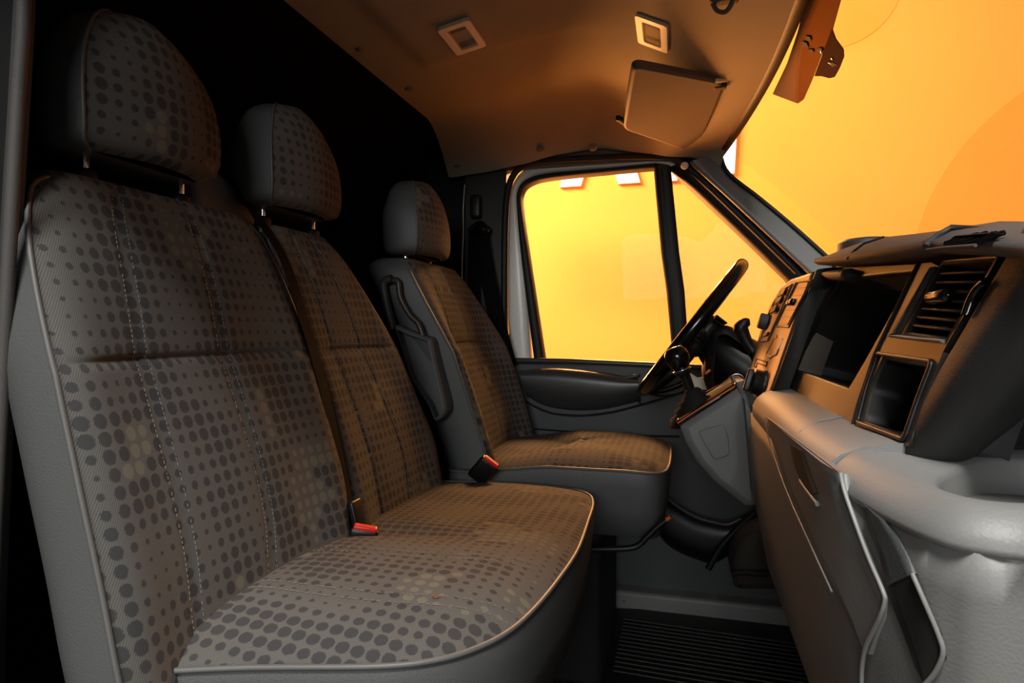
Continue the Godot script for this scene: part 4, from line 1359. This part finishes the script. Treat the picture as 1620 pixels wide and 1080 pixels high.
func lower_dash(d: Node3D):
	# pale ledge and the panel below it
	var st := mk()
	var rings := []
	for i in 25:
		var z := lerpf(-1.085, -0.52, i / 24.0)
		var e := smoothstep(-0.66, -0.52, z)
		var bend := 0.05 * pow(clampf((-1.0 - z) / 0.085, 0.0, 1.0), 2)
		var ring := []
		for p in [Vector2(0.175, 0.762), Vector2(0.158, 0.7615), Vector2(0.130, 0.757), Vector2(0.115, 0.751), Vector2(0.106, 0.743), Vector2(0.1015, 0.733), Vector2(0.102, 0.720), Vector2(0.106, 0.714)]:
			ring.append(Vector3(p.x + bend * 0.4, p.y + 0.005 * e, z))
		ring.append(Vector3(0.175, 0.714, z))
		rings.append(ring)
	skin(st, rings)
	fan(st, rings[0])
	fan(st, rings[24], true)
	put("ledge", st, M.grey_plastic, d)
	st = mk()
	tube(st, [Vector3(0.158, 0.7625, -0.70), Vector3(0.131, 0.758, -0.685), Vector3(0.113, 0.7495, -0.675), Vector3(0.1015, 0.733, -0.672)], 0.0008, 5)
	put("ledge_joint", st, M.grey_edge, d)
	# U-shaped lip under the stack
	st = mk()
	tube(st, curve([Vector3(.097, .759, -1.17), Vector3(.105, .731, -1.17), Vector3(.114, .704, -1.17), Vector3(.124, .692, -1.17)] + [Vector3(.128, .705, -1.12)] + [Vector3(.136, .731, -1.06), Vector3(.151, .744, -1.06)], 6), 0.008, 10)
	put("stack_lip", st, M.grey_plastic, d)
	st = mk()
	plate(st, [Vector2(.101, .731), Vector2(.116, .701), Vector2(.129, .704), Vector2(.145, .721), Vector2(.163, .661), Vector2(.184, .577), Vector2(.115, .573), Vector2(.108, .658)], 0, 0.1, 0.006, Transform3D(Basis(), Vector3(0, 0, -1.115)))
	put("stack_foot", st, M.grey_plastic, d)
	# lower panel
	st = mk()
	rings = []
	var zs := []
	for i in 7: zs.append(-1.105 + 0.055 * i / 6.0)
	for i in 12: zs.append(lerpf(-1.02, -0.56, i / 11.0))
	for i in 12: zs.append(lerpf(-0.54, -0.385, i / 11.0))
	zs += [-0.378, -0.372, -0.366, -0.364, -0.362]
	for z in zs:
		var l := clampf((-1.05 - z) / 0.055, 0.0, 1.0)
		var bend := 0.06 * l * l
		var ring := []
		for k in 30:
			ring.append(on_low(Vector2(z, lerpf(lerpf(0.718, 0.737, smoothstep(-0.56, -0.50, z)), 0.02, k / 29.0))) + Vector3(bend, 0, 0))
		ring.append(Vector3(0.6, 0.02, z))
		ring.append(Vector3(0.6, ring[0].y, z))
		rings.append(ring)
	var last := []
	for q in rings[rings.size() - 1]: last.append(Vector3(minf(q.x + 0.15, 0.6), q.y, -0.39))
	rings.append(last)
	skin(st, rings)
	fan(st, rings[0])
	fan(st, last, true)
	put("lower_panel", st, M.grey_plastic, d)
	# lid of the glovebox
	var lid := Node3D.new()
	own(lid, "glovebox_lid", d)
	st = mk()
	var ll := [Vector2(-.827, .74), Vector2(-.787, .719), Vector2(-.736, .708), Vector2(-.68, .696), Vector2(-.618, .688), Vector2(-.559, .682), Vector2(-.513, .675), Vector2(-.484, .666), Vector2(-.461, .656), Vector2(-.443, .644)]
	var lr := [Vector2(-.474, .751), Vector2(-.469, .744), Vector2(-.461, .734), Vector2(-.452, .724), Vector2(-.443, .715), Vector2(-.433, .707), Vector2(-.424, .699), Vector2(-.417, .69), Vector2(-.419, .678), Vector2(-.435, .647)]
	low_patch(st, ll, lr, 0.002, 0.005)
	put("lid_panel", st, M.grey_plastic, lid)
	st = mk()
	tube(st, low_line([Vector2(-.813, .743), Vector2(-.677, .748), Vector2(-.581, .752), Vector2(-.51, .754), Vector2(-.47, .753)], 0.004), 0.001, 6)
	put("lid_gap", st, M.gap_tan, lid)
	st = mk()
	var h0 := [Vector2(-.653, .74), Vector2(-.638, .73), Vector2(-.618, .723), Vector2(-.592, .718), Vector2(-.553, .716)]
	var h1 := [Vector2(-.587, .745), Vector2(-.572, .738), Vector2(-.555, .732), Vector2(-.539, .728), Vector2(-.527, .724)]
	low_patch(st, h0, h1, 0.0036, 0.004, 4)
	put("lid_handle", st, M.matt_black, lid)
	st = mk()
	tube(st, curve(low_line([Vector2(-.598, .717), Vector2(-.572, .716), Vector2(-.542, .716), Vector2(-.525, .716)], 0.003), 4), 0.0018, 8)
	put("lid_handle_lip", st, M.grey_plastic, lid)
	st = mk()
	tube(st, curve(low_line([Vector2(-.471, .752), Vector2(-.465, .742), Vector2(-.452, .728), Vector2(-.433, .709), Vector2(-.417, .695), Vector2(-.415, .689), Vector2(-.42, .676), Vector2(-.435, .653), Vector2(-.443, .636), Vector2(-.447, .618)], 0.003), 5), 0.0014, 8)
	put("lid_edge", st, M.grey_edge, lid)
	st = mk()
	tube(st, low_line([Vector2(-.844, .738), Vector2(-.803, .716), Vector2(-.751, .705), Vector2(-.694, .693), Vector2(-.631, .684), Vector2(-.57, .678), Vector2(-.521, .673), Vector2(-.488, .664)], 0.0034), 0.0008, 6)
	put("lid_seam", st, M.grey_edge, lid)
	# deep slot and recess at the passenger's end
	st = mk()
	low_patch(st, [Vector2(-.395, .713), Vector2(-.407, .706), Vector2(-.414, .698), Vector2(-.41, .689), Vector2(-.403, .68), Vector2(-.397, .672), Vector2(-.391, .663), Vector2(-.385, .658)], [Vector2(-.394, .714), Vector2(-.389, .709), Vector2(-.385, .703), Vector2(-.382, .696), Vector2(-.379, .689), Vector2(-.378, .683), Vector2(-.377, .677), Vector2(-.384, .659)], 0.002, 0.004, 4)
	put("side_slot", st, M.matt_black, d)
	st = mk()
	low_patch(st, [Vector2(-.439, .739), Vector2(-.434, .73), Vector2(-.428, .721), Vector2(-.419, .71), Vector2(-.414, .699)], [Vector2(-.436, .739), Vector2(-.418, .737), Vector2(-.407, .731), Vector2(-.399, .723), Vector2(-.392, .715)], 0.0025, 0.004, 4)
	put("side_recess", st, M.door_plastic, d)
	st = mk()
	tube(st, curve(low_line([Vector2(-.392, .715), Vector2(-.384, .704), Vector2(-.378, .689), Vector2(-.376, .68), Vector2(-.379, .668), Vector2(-.384, .657)], 0.003), 5), 0.0014, 8)
	put("slot_rim", st, M.grey_plastic, d)
	# cup holder shelf
	st = mk()
	var hole := curve([Vector2(0.145, -0.41), Vector2(0.149, -0.432), Vector2(0.164, -0.462), Vector2(0.200, -0.505), Vector2(0.232, -0.522), Vector2(0.256, -0.51), Vector2(0.264, -0.475), Vector2(0.245, -0.432), Vector2(0.21, -0.402), Vector2(0.175, -0.392), Vector2(0.153, -0.395)], 5, true)
	var c := Vector2(0.205, -0.455)
	var out := []
	var o2 := curve([Vector2(0.145, -0.366), Vector2(0.129, -0.380), Vector2(0.117, -0.415), Vector2(0.108, -0.465), Vector2(0.104, -0.51), Vector2(0.115, -0.55), Vector2(0.16, -0.575), Vector2(0.27, -0.59), Vector2(0.33, -0.53), Vector2(0.34, -0.45), Vector2(0.30, -0.395), Vector2(0.21, -0.372), Vector2(0.17, -0.362)], 60, true)
	for p in hole:
		var dirn: Vector2 = (p - c).normalized()
		var best: Vector2 = o2[0]
		var ba := 9.0
		for q in o2:
			var a := absf(dirn.angle_to(q - c))
			if a < ba:
				ba = a
				best = q
		out.append(best)
	var ring3 := func(pts: Array, y: float, grow: float, k: float): return pts.map(func(p):
		var w: Vector2 = c + (p - c) * k + (p - c).normalized() * grow
		return Vector3(w.x, y, w.y))
	var rs := [ring3.call(hole, 0.66, 0.0, 0.86), ring3.call(hole, 0.663, 0.0, 0.93), ring3.call(hole, 0.753, -0.001, 1.0), ring3.call(hole, 0.7565, 0.0005, 1.0), ring3.call(hole, 0.7585, 0.003, 1.0)]
	rs += [ring3.call(out, 0.7595, -0.022, 1.0), ring3.call(out, 0.757, -0.016, 1.0), ring3.call(out, 0.7525, -0.009, 1.0), ring3.call(out, 0.7465, -0.003, 1.0), ring3.call(out, 0.7405, 0.0005, 1.0), ring3.call(out, 0.737, 0.0005, 1.0), ring3.call(out, 0.7355, -0.002, 1.0), ring3.call(out, 0.734, -0.006, 1.0)]
	skin(st, rs, true)
	fan(st, rs[0])
	put("cup_holder", st, M.grey_plastic, d)

func console():
	var t := thing("gear_console", "grey gear lever console standing out from the dashboard's foot", "console")
	var st := mk()
	var p := [Vector2(-.005, .678), Vector2(.022, .698), Vector2(.06, .725), Vector2(.091, .748), Vector2(.11, .755), Vector2(.128, .718), Vector2(.134, .652), Vector2(.129, .542), Vector2(.108, .538), Vector2(.087, .554), Vector2(.055, .579), Vector2(.025, .613), Vector2(.006, .646)]
	plate(st, p, 0, 0.21, 0.014, Transform3D(Basis(), Vector3(0, 0, -1.165)))
	put("console_body", st, M.grey_plastic, t)
	st = mk()
	plate(st, rpoly([Vector2(.026, .668), Vector2(.07, .684), Vector2(.078, .662), Vector2(.081, .629), Vector2(.055, .619)], 0.008), 0, 0.004, 0.0015, Transform3D(Basis(), Vector3(0, 0, -1.162)))
	put("console_panel", st, M.grey_plastic, t)
	st = mk()
	band(st, [Vector3(-.002, .679, -1.36), Vector3(.051, .717, -1.36), Vector3(.1, .747, -1.36)], [Vector3(-.006, .68, -1.172), Vector3(.042, .714, -1.172), Vector3(.089, .749, -1.172)], Vector3(-0.3, 1, 0).normalized(), 0.003, 0.006)
	put("console_top", st, M.matt_black, t)
	st = mk()
	var rim := [[Vector3(-.007, .678, -1.175)][0], [Vector3(.023, .7, -1.175)][0], [Vector3(.06, .727, -1.175)][0], [Vector3(.09, .748, -1.175)][0], [Vector3(.1, .747, -1.36)][0], [Vector3(.051, .717, -1.36)][0], [Vector3(-.002, .679, -1.36)][0]]
	tube(st, rim, 0.0055, 8, true)
	put("console_rim", st, M.gloss_black, t)
	st = mk()
	tube(st, [Vector3(-.008, .681, -1.168), Vector3(.022, .703, -1.168), Vector3(.06, .73, -1.168), Vector3(.089, .75, -1.168)], 0.0014, 6)
	put("rim_edge", st, M.amber, t)
	# gear lever
	t = thing("gear_lever", "black gear lever with a round knob and a folded leather boot", "gear lever")
	var base: Vector3 = [Vector3(.031, .69, -1.26)][0]
	var head: Vector3 = [Vector3(-.012, .8, -1.26)][0]
	var dir := (head - base).normalized()
	var h := base.distance_to(head)
	st = mk()
	lathe(st, [Vector2(0.060, -0.016), Vector2(0.056, 0.000), Vector2(0.042, 0.006), Vector2(0.045, 0.012), Vector2(0.032, 0.018), Vector2(0.034, 0.024), Vector2(0.022, 0.029), Vector2(0.0235, 0.034), Vector2(0.016, 0.038), Vector2(0.0165, 0.043), Vector2(0.011, 0.048)], turned(dir.lerp(Vector3.UP, 0.25), base), 20)
	put("boot", st, M.matt_black, t)
	st = mk()
	lathe(st, [Vector2(0.009, 0.0), Vector2(0.0085, h * 0.6), Vector2(0.013, h * 0.66), Vector2(0.0155, h * 0.70), Vector2(0.016, h * 0.74)], turned(dir, base), 16)
	put("lever_shaft", st, M.black_plastic, t)
	st = mk()
	lathe(st, [Vector2(0.016, h * 0.715), Vector2(0.0185, h * 0.725), Vector2(0.0185, h * 0.745), Vector2(0.016, h * 0.755)], turned(dir, base), 20)
	put("lever_collar", st, M.chrome, t)
	st = mk()
	lathe(st, [Vector2(0.014, h * 0.75), Vector2(0.018, h * 0.80), Vector2(0.0225, h * 0.88), Vector2(0.024, h * 0.97), Vector2(0.0215, h * 1.06), Vector2(0.015, h * 1.12), Vector2(0.0, h * 1.135)], turned(dir, base), 24)
	put("lever_knob", st, M.gloss_black, t)

func steering():
	var t := thing("steering_wheel", "black steering wheel seen edge-on before the driver's window", "steering wheel")
	var c := Vector3(0.020, 0.850, -1.585)
	var up := Vector3(0.222, 0.295, 0).normalized()
	var ax := up.cross(Vector3(0, 0, 1)).normalized()   # along the column
	var st := mk()
	var ring := []
	for k in 64:
		var a := TAU * k / 64
		ring.append(c + up * cos(a) * 0.186 + Vector3(0, 0, 1) * sin(a) * 0.186)
	tube(st, ring, 0.0165, 14, true)
	put("rim", st, M.gloss_black, t)
	var down := ax if ax.y < 0 else -ax
	st = mk()
	rbox(st, Vector3(0.15, 0.11, 0.055), 0.025, Transform3D(Basis(Vector3(0, 0, 1), up, Vector3(0, 0, 1).cross(up)), c + down * 0.028))
	put("hub", st, M.black_plastic, t)
	for s in [[Vector3(0, 0, 1), 0.0], [Vector3(0, 0, -1), 0.0], [-up, 0.03], [-up, -0.03]]:
		st = mk()
		var o := Vector3(0, 0, s[1])
		tube(st, curve([c + down * 0.03 + s[0] * 0.05 + o, c + down * 0.026 + s[0] * 0.11 + o, c + down * 0.006 + s[0] * 0.178 + o * 1.6], 4), 0.012, 8, false, 1.4)
		put("spoke", st, M.black_plastic, t)
	t = thing("steering_column", "black steering column cowl with stalks and ignition key behind the wheel", "steering column")
	st = mk()
	var rings := []
	for q in [[0.055, 0.045, 0.05], [0.10, 0.062, 0.075], [0.17, 0.072, 0.085], [0.26, 0.075, 0.09]]:
		var r := []
		for k in 20:
			var a := TAU * k / 20
			r.append(c + down * q[0] + up * sin(a) * q[1] + Vector3(0, 0, cos(a) * q[2]))
		rings.append(r)
	skin(st, rings)
	fan(st, rings[0], true)
	fan(st, rings[3])
	put("column_cowl", st, M.black_plastic, t)
	st = mk()
	plate(st, rpoly([Vector2(.074, .883), Vector2(.099, .863), Vector2(.087, .856), Vector2(.066, .871)], 0.003), 0, 0.1, 0.003, Transform3D(Basis(), Vector3(0, 0, -1.5)))
	put("cowl_top", st, M.dark_plastic, t)
	st = mk()
	tube(st, curve([Vector3(.142, .803, -1.4), Vector3(.13, .821, -1.4), Vector3(.12, .843, -1.4), Vector3(.117, .853, -1.4), Vector3(.126, .862, -1.4), Vector3(.135, .864, -1.4)], 5), [0.012, 0.012, 0.012, 0.012, 0.012, 0.0125, 0.0125, 0.013, 0.0135, 0.014, 0.0145, 0.015, 0.0155, 0.016, 0.0155, 0.015, 0.014, 0.0135, 0.013, 0.0125, 0.012, 0.011, 0.010, 0.009, 0.008, 0.006], 10)
	put("stalk", st, M.black_plastic, t)
	st = mk()
	plate(st, rpoly([Vector2(.057, .85), Vector2(.099, .862), Vector2(.134, .835), Vector2(.168, .814), Vector2(.176, .734), Vector2(.142, .692), Vector2(.072, .672), Vector2(.046, .731)], 0.02), 0, 0.2, 0.02, Transform3D(Basis(), Vector3(0, 0, -1.5)))
	put("cowl_side", st, M.black_plastic, t)
	# ignition lock with keys
	st = mk()
	var lock: Vector3 = [Vector3(.104, .742, -1.42)][0]
	tube(st, [lock, lock + Vector3(0, 0, 0.02)], 0.011, 14)
	put("ignition_lock", st, M.black_plastic, t)
	var k := thing("key_ring", "keys and metal ring hanging from the ignition", "keys")
	st = mk()
	var circle := []
	for i in 24: circle.append(lock + Vector3(cos(TAU * i / 24) * 0.016 + 0.006, sin(TAU * i / 24) * 0.018 - 0.004, 0.026))
	tube(st, circle, 0.0016, 6, true)
	put("ring", st, M.chrome, k)
	st = mk()
	rbox(st, Vector3(0.004, 0.03, 0.012), 0.0015, Transform3D(Basis(Vector3.BACK, 0.2), lock + Vector3(-0.012, -0.012, 0.03)))
	put("key", st, M.chrome, k)
	st = mk()
	plate(st, rpoly([Vector2(.073, .72), Vector2(.081, .733), Vector2(.094, .731), Vector2(.094, .72)], 0.004), 0, 0.004, 0.001, Transform3D(Basis(), Vector3(0, 0, -1.39)))
	put("key_tag", st, M.white_cord, k)
	st = mk()
	tube(st, [Vector3(.048, .753, -1.42), Vector3(.058, .762, -1.42)], 0.0028, 8)
	put("ignition_lamp", st, M.amber, t)
	# pale plate under the column
	st = mk()
	plate(st, rpoly([Vector2(.017, .742), Vector2(.037, .729), Vector2(.049, .732), Vector2(.064, .701), Vector2(.031, .7)], 0.003), 0, 0.006, 0.001, Transform3D(Basis(), Vector3(0, 0, -1.62)))
	put("knee_bracket", st, M.cream_plastic, t)

# ------------------------------------------------------------------ on the ceiling and windscreen
func liner_at(x: float, z: float) -> Vector3:
	return liner((x + 0.74) / (header(z).x + 0.74), z)

func lamp(a: Array, label: String):
	var t := thing("cabin_lamp", label, "lamp", "cabin lamps in the headliner")
	var c := Vector3.ZERO
	for p in a: c += p / 4.0
	var y0 := liner_at(c.x, c.z).y
	c = Vector3(0, 0.85, 0) + (c - Vector3(0, 0.85, 0)) * (y0 - 0.85) / (c.y - 0.85)
	var xd := (liner_at(c.x + 0.035, c.z) - liner_at(c.x - 0.035, c.z)).normalized()
	var zd := (liner_at(c.x, c.z - 0.06) - liner_at(c.x, c.z + 0.06)).normalized()
	var nd := zd.cross(xd).normalized()
	var xf := Transform3D(Basis(xd, nd.cross(xd), nd), c + nd * 0.004)
	var outer := rpoly([Vector2(-0.036, -0.062), Vector2(0.036, -0.062), Vector2(0.036, 0.062), Vector2(-0.036, 0.062)], 0.008)
	var inner := rpoly([Vector2(-0.020, -0.045), Vector2(0.020, -0.045), Vector2(0.020, 0.045), Vector2(-0.020, 0.045)], 0.005)
	var st := mk()
	frame(st, outer, inner, 0.003, 0.008, 0.0015, xf)
	put("lamp_frame", st, M.cream_plastic, t)
	st = mk()
	pocket(st, inner, 0.002, 0.012, xf, 0.95)
	put("lamp_well", st, M.cream_plastic, t)
	for s in [-1, 1]:
		st = mk()
		rbox(st, Vector3(0.034, 0.017, 0.006), 0.002, xf.translated_local(Vector3(0, 0.034 * s, -0.003)))
		put("lamp_contact", st, M.matt_black, t)
	st = mk()
	tube(st, [xf * Vector3(0, -0.022, -0.003), xf * Vector3(0, 0.022, -0.003)], 0.004, 8)
	put("bulb", st, M.lamp_lens, t)
	st = mk()
	plate(st, inset(ccw(inner), 0.001), 0.003, 0.001, 0.0003, xf)
	put("lens", st, M.lamp_lens, t)

func ceiling_things():
	lamp([Vector3(-.512, 1.5, -1.293), Vector3(-.444, 1.5, -1.263), Vector3(-.439, 1.5, -1.385), Vector3(-.508, 1.5, -1.414)], "rectangular cabin lamp nearer the bulkhead, left of the other one")
	lamp([Vector3(-.097, 1.5, -1.348), Vector3(-.04, 1.5, -1.386), Vector3(-.032, 1.5, -1.518), Vector3(-.095, 1.5, -1.478)], "rectangular cabin lamp just above the driver's sun visor")
	# sun visor of the driver
	var t := thing("sun_visor", "driver's beige sun visor folded against the headliner", "sun visor")
	var corners := [Vector3(-0.105, 1.435, -1.40), Vector3(0.085, 1.415, -1.525), Vector3(0.045, 1.365, -1.905), Vector3(-0.145, 1.40, -1.76)]
	var cs := [Vector3(-.104, 1.41, -1.352)] + [Vector3(.093, 1.42, -1.551)] + [Vector3(.034, 1.385, -1.986)] + [Vector3(-.153, 1.37, -1.669)]
	corners = cs
	var o: Vector3 = (corners[0] + corners[1] + corners[2] + corners[3]) / 4
	var ux: Vector3 = ((corners[1] - corners[0]) + (corners[2] - corners[3])).normalized()
	var uz: Vector3 = ((corners[2] - corners[1]) + (corners[3] - corners[0]))
	var nn := ux.cross(uz).normalized()
	if nn.y > 0: nn = -nn
	var uy := nn.cross(ux)
	var xf := Transform3D(Basis(ux, uy, nn), o)
	var poly := []
	for p in corners: poly.append(Vector2((p - o).dot(ux), (p - o).dot(uy)))
	var st := mk()
	plate(st, rpoly(poly, 0.03, 6), 0.008, 0.018, 0.006, xf)
	put("visor_pad", st, M.visor_vinyl, t)
	st = mk()
	tube(st, [corners[1].lerp(corners[0], 0.12) + Vector3(0, -0.002, 0), corners[1] + Vector3(0.01, 0.006, 0), corners[1] + Vector3(0.02, 0.02, 0.01)], 0.0055, 8)
	put("visor_hinge", st, M.cream_plastic, t)
	st = mk()
	rbox(st, Vector3(0.03, 0.012, 0.02), 0.004, Transform3D(Basis(), corners[1] + Vector3(-0.012, -0.004, -0.012)))
	put("visor_clip", st, M.dark_plastic, t)
	st = mk()
	rbox(st, Vector3(0.012, 0.014, 0.05), 0.004, Transform3D(Basis(Vector3.UP, -0.3), corners[3].lerp(corners[0], 0.12) + Vector3(-0.006, 0.004, 0)))
	put("visor_catch", st, M.black_plastic, t)
	# hook of the other visor
	t = thing("visor_hook", "small hook on the headliner near the windscreen, top of the frame", "hook")
	st = mk()
	var hk: Vector3 = [Vector3(.067, 1.415, -1.178)][0]
	tube(st, curve([hk + Vector3(-0.02, 0.01, 0.0), hk + Vector3(-0.012, -0.006, 0), hk + Vector3(0.002, -0.01, 0), hk + Vector3(0.012, 0.0, 0.006), hk + Vector3(0.016, 0.018, 0.012)], 4), 0.0045, 8)
	put("hook", st, M.visor_vinyl, t)
	st = mk()
	rbox(st, Vector3(0.05, 0.012, 0.024), 0.005, Transform3D(Basis(), hk + Vector3(0, 0.012, 0)))
	put("hook_plate", st, M.visor_vinyl, t)
	# grab knob at the top of the pillar
	st = mk()
	var gk: Vector3 = [Vector3(.003, 1.328, -1.93)][0]
	lathe(st, [Vector2(0.011, -0.004), Vector2(0.011, 0.006), Vector2(0.008, 0.011), Vector2(0.0, 0.012)], turned(Vector3(-0.1, -0.3, 1), gk), 16)
	tag(put("trim_plug", st, M.cream_plastic), "small round plug at the top of the windscreen pillar", "plug")
	# brown film band at the top of the windscreen
	t = thing("windscreen_film", "brown translucent film strip with a darker tab along the windscreen's top edge", "film")
	st = mk()
	var film := Transform3D(Basis(Vector3(0, 0, 1), Vector3(-0.57, 0.82, 0).normalized(), Vector3(-0.82, -0.57, 0).normalized()), Vector3(0.225, 1.43, 0))
	plate(st, rpoly([Vector2(-1.145, .027), Vector2(-1.06, -.037), Vector2(-1.163, -.043), Vector2(-1.259, -.055), Vector2(-1.351, -.057), Vector2(-1.465, -.064), Vector2(-1.582, -.068), Vector2(-1.626, -.06), Vector2(-1.727, .016), Vector2(-1.521, .009), Vector2(-1.373, .013), Vector2(-1.262, .022)], 0.006), 0, 0.0015, 0.0003, film)
	put("film_strip", st, M.brown_film, t)
	st = mk()
	plate(st, rpoly([Vector2(-1.247, -.053), Vector2(-1.262, -.07), Vector2(-1.264, -.093), Vector2(-1.281, -.101), Vector2(-1.325, -.105), Vector2(-1.368, -.106), Vector2(-1.39, -.098), Vector2(-1.413, -.081), Vector2(-1.443, -.066), Vector2(-1.351, -.06)], 0.004), 0.002, 0.0015, 0.0003, film)
	put("film_tab", st, M.dark_brown_film, t)
	for q in [[Vector2(-1.353, -.008), Vector2(-1.337, -.019), Vector2(-1.345, -.026), Vector2(-1.356, -.017)], [Vector2(-1.379, -.006), Vector2(-1.366, -.018), Vector2(-1.374, -.027), Vector2(-1.387, -.014)], [Vector2(-1.384, -.026), Vector2(-1.364, -.036), Vector2(-1.369, -.041), Vector2(-1.385, -.034)], [Vector2(-1.346, -.044), Vector2(-1.329, -.052), Vector2(-1.337, -.061), Vector2(-1.357, -.058)], [Vector2(-1.342, -.08), Vector2(-1.33, -.088), Vector2(-1.322, -.098), Vector2(-1.345, -.091)]]:
		st = mk()
		plate(st, q, 0.003, 0.001, 0.0002, film)
		put("smudge", st, M.matt_black, t)
	for q in [[Vector2(-1.337, -.054), Vector2(-1.34, -.058)], [Vector2(-1.321, -.081), Vector2(-1.32, -.086)], [Vector2(-1.342, -.081), Vector2(-1.337, -.087)]]:
		st = mk()
		tube(st, lift(q, 0.0035, film), 0.0012, 5)
		put("rivet", st, M.chrome, t)

func floor_things():
	var t := thing("floor_mat", "dark brown ribbed rubber mat covering the cab floor", "mat")
	var st := mk()
	plate(st, rpoly([Vector2(-0.27, 0.45), Vector2(0.45, 0.45), Vector2(0.45, 1.92), Vector2(-0.10, 1.92), Vector2(-0.27, 1.88)].map(func(p): return Vector2(p.x, p.y)), 0.04), 0.012, 0.012, 0.004, Transform3D(Basis(Vector3(1, 0, 0), Vector3(0, 0, -1), Vector3(0, 1, 0)), Vector3.ZERO))
	put("mat_sheet", st, M.mat_rubber, t)
	st = mk()
	for i in 14:
		var z := -1.83 + i * 0.022
		tube(st, [Vector3(-0.16, 0.013, z), Vector3(0.42, 0.012, z + 0.03)], 0.0028, 5)
	put("rib", st, M.mat_rubber, t, "stuff")
	st = mk()
	tube(st, curve([Vector3(-0.17, 0.03, -1.92), Vector3(-0.12, 0.045, -1.925), Vector3(0.05, 0.04, -1.93), Vector3(0.30, 0.035, -1.93)], 6), 0.011, 8)
	put("mat_lip", st, M.gloss_black, t)
	# footwell beside the driver's door
	t = thing("footwell_trim", "brown carpeted wheel arch trim in the driver's footwell", "trim panel")
	st = mk()
	plate(st, rpoly([Vector2(.13, .168), Vector2(.127, .227), Vector2(.142, .281), Vector2(.169, .317), Vector2(.212, .333), Vector2(.324, .327), Vector2(.34, .191)], 0.03), 0, 0.2, 0.02, Transform3D(Basis(), Vector3(0, 0, -1.72)))
	put("carpet", st, M.carpet, t)
	st = mk()
	tube(st, curve([Vector3(.125, .221, -1.7), Vector3(.151, .229, -1.7), Vector3(.189, .228, -1.7), Vector3(.226, .235, -1.7)], 4), 0.008, 8)
	put("carpet_edge", st, M.matt_black, t)
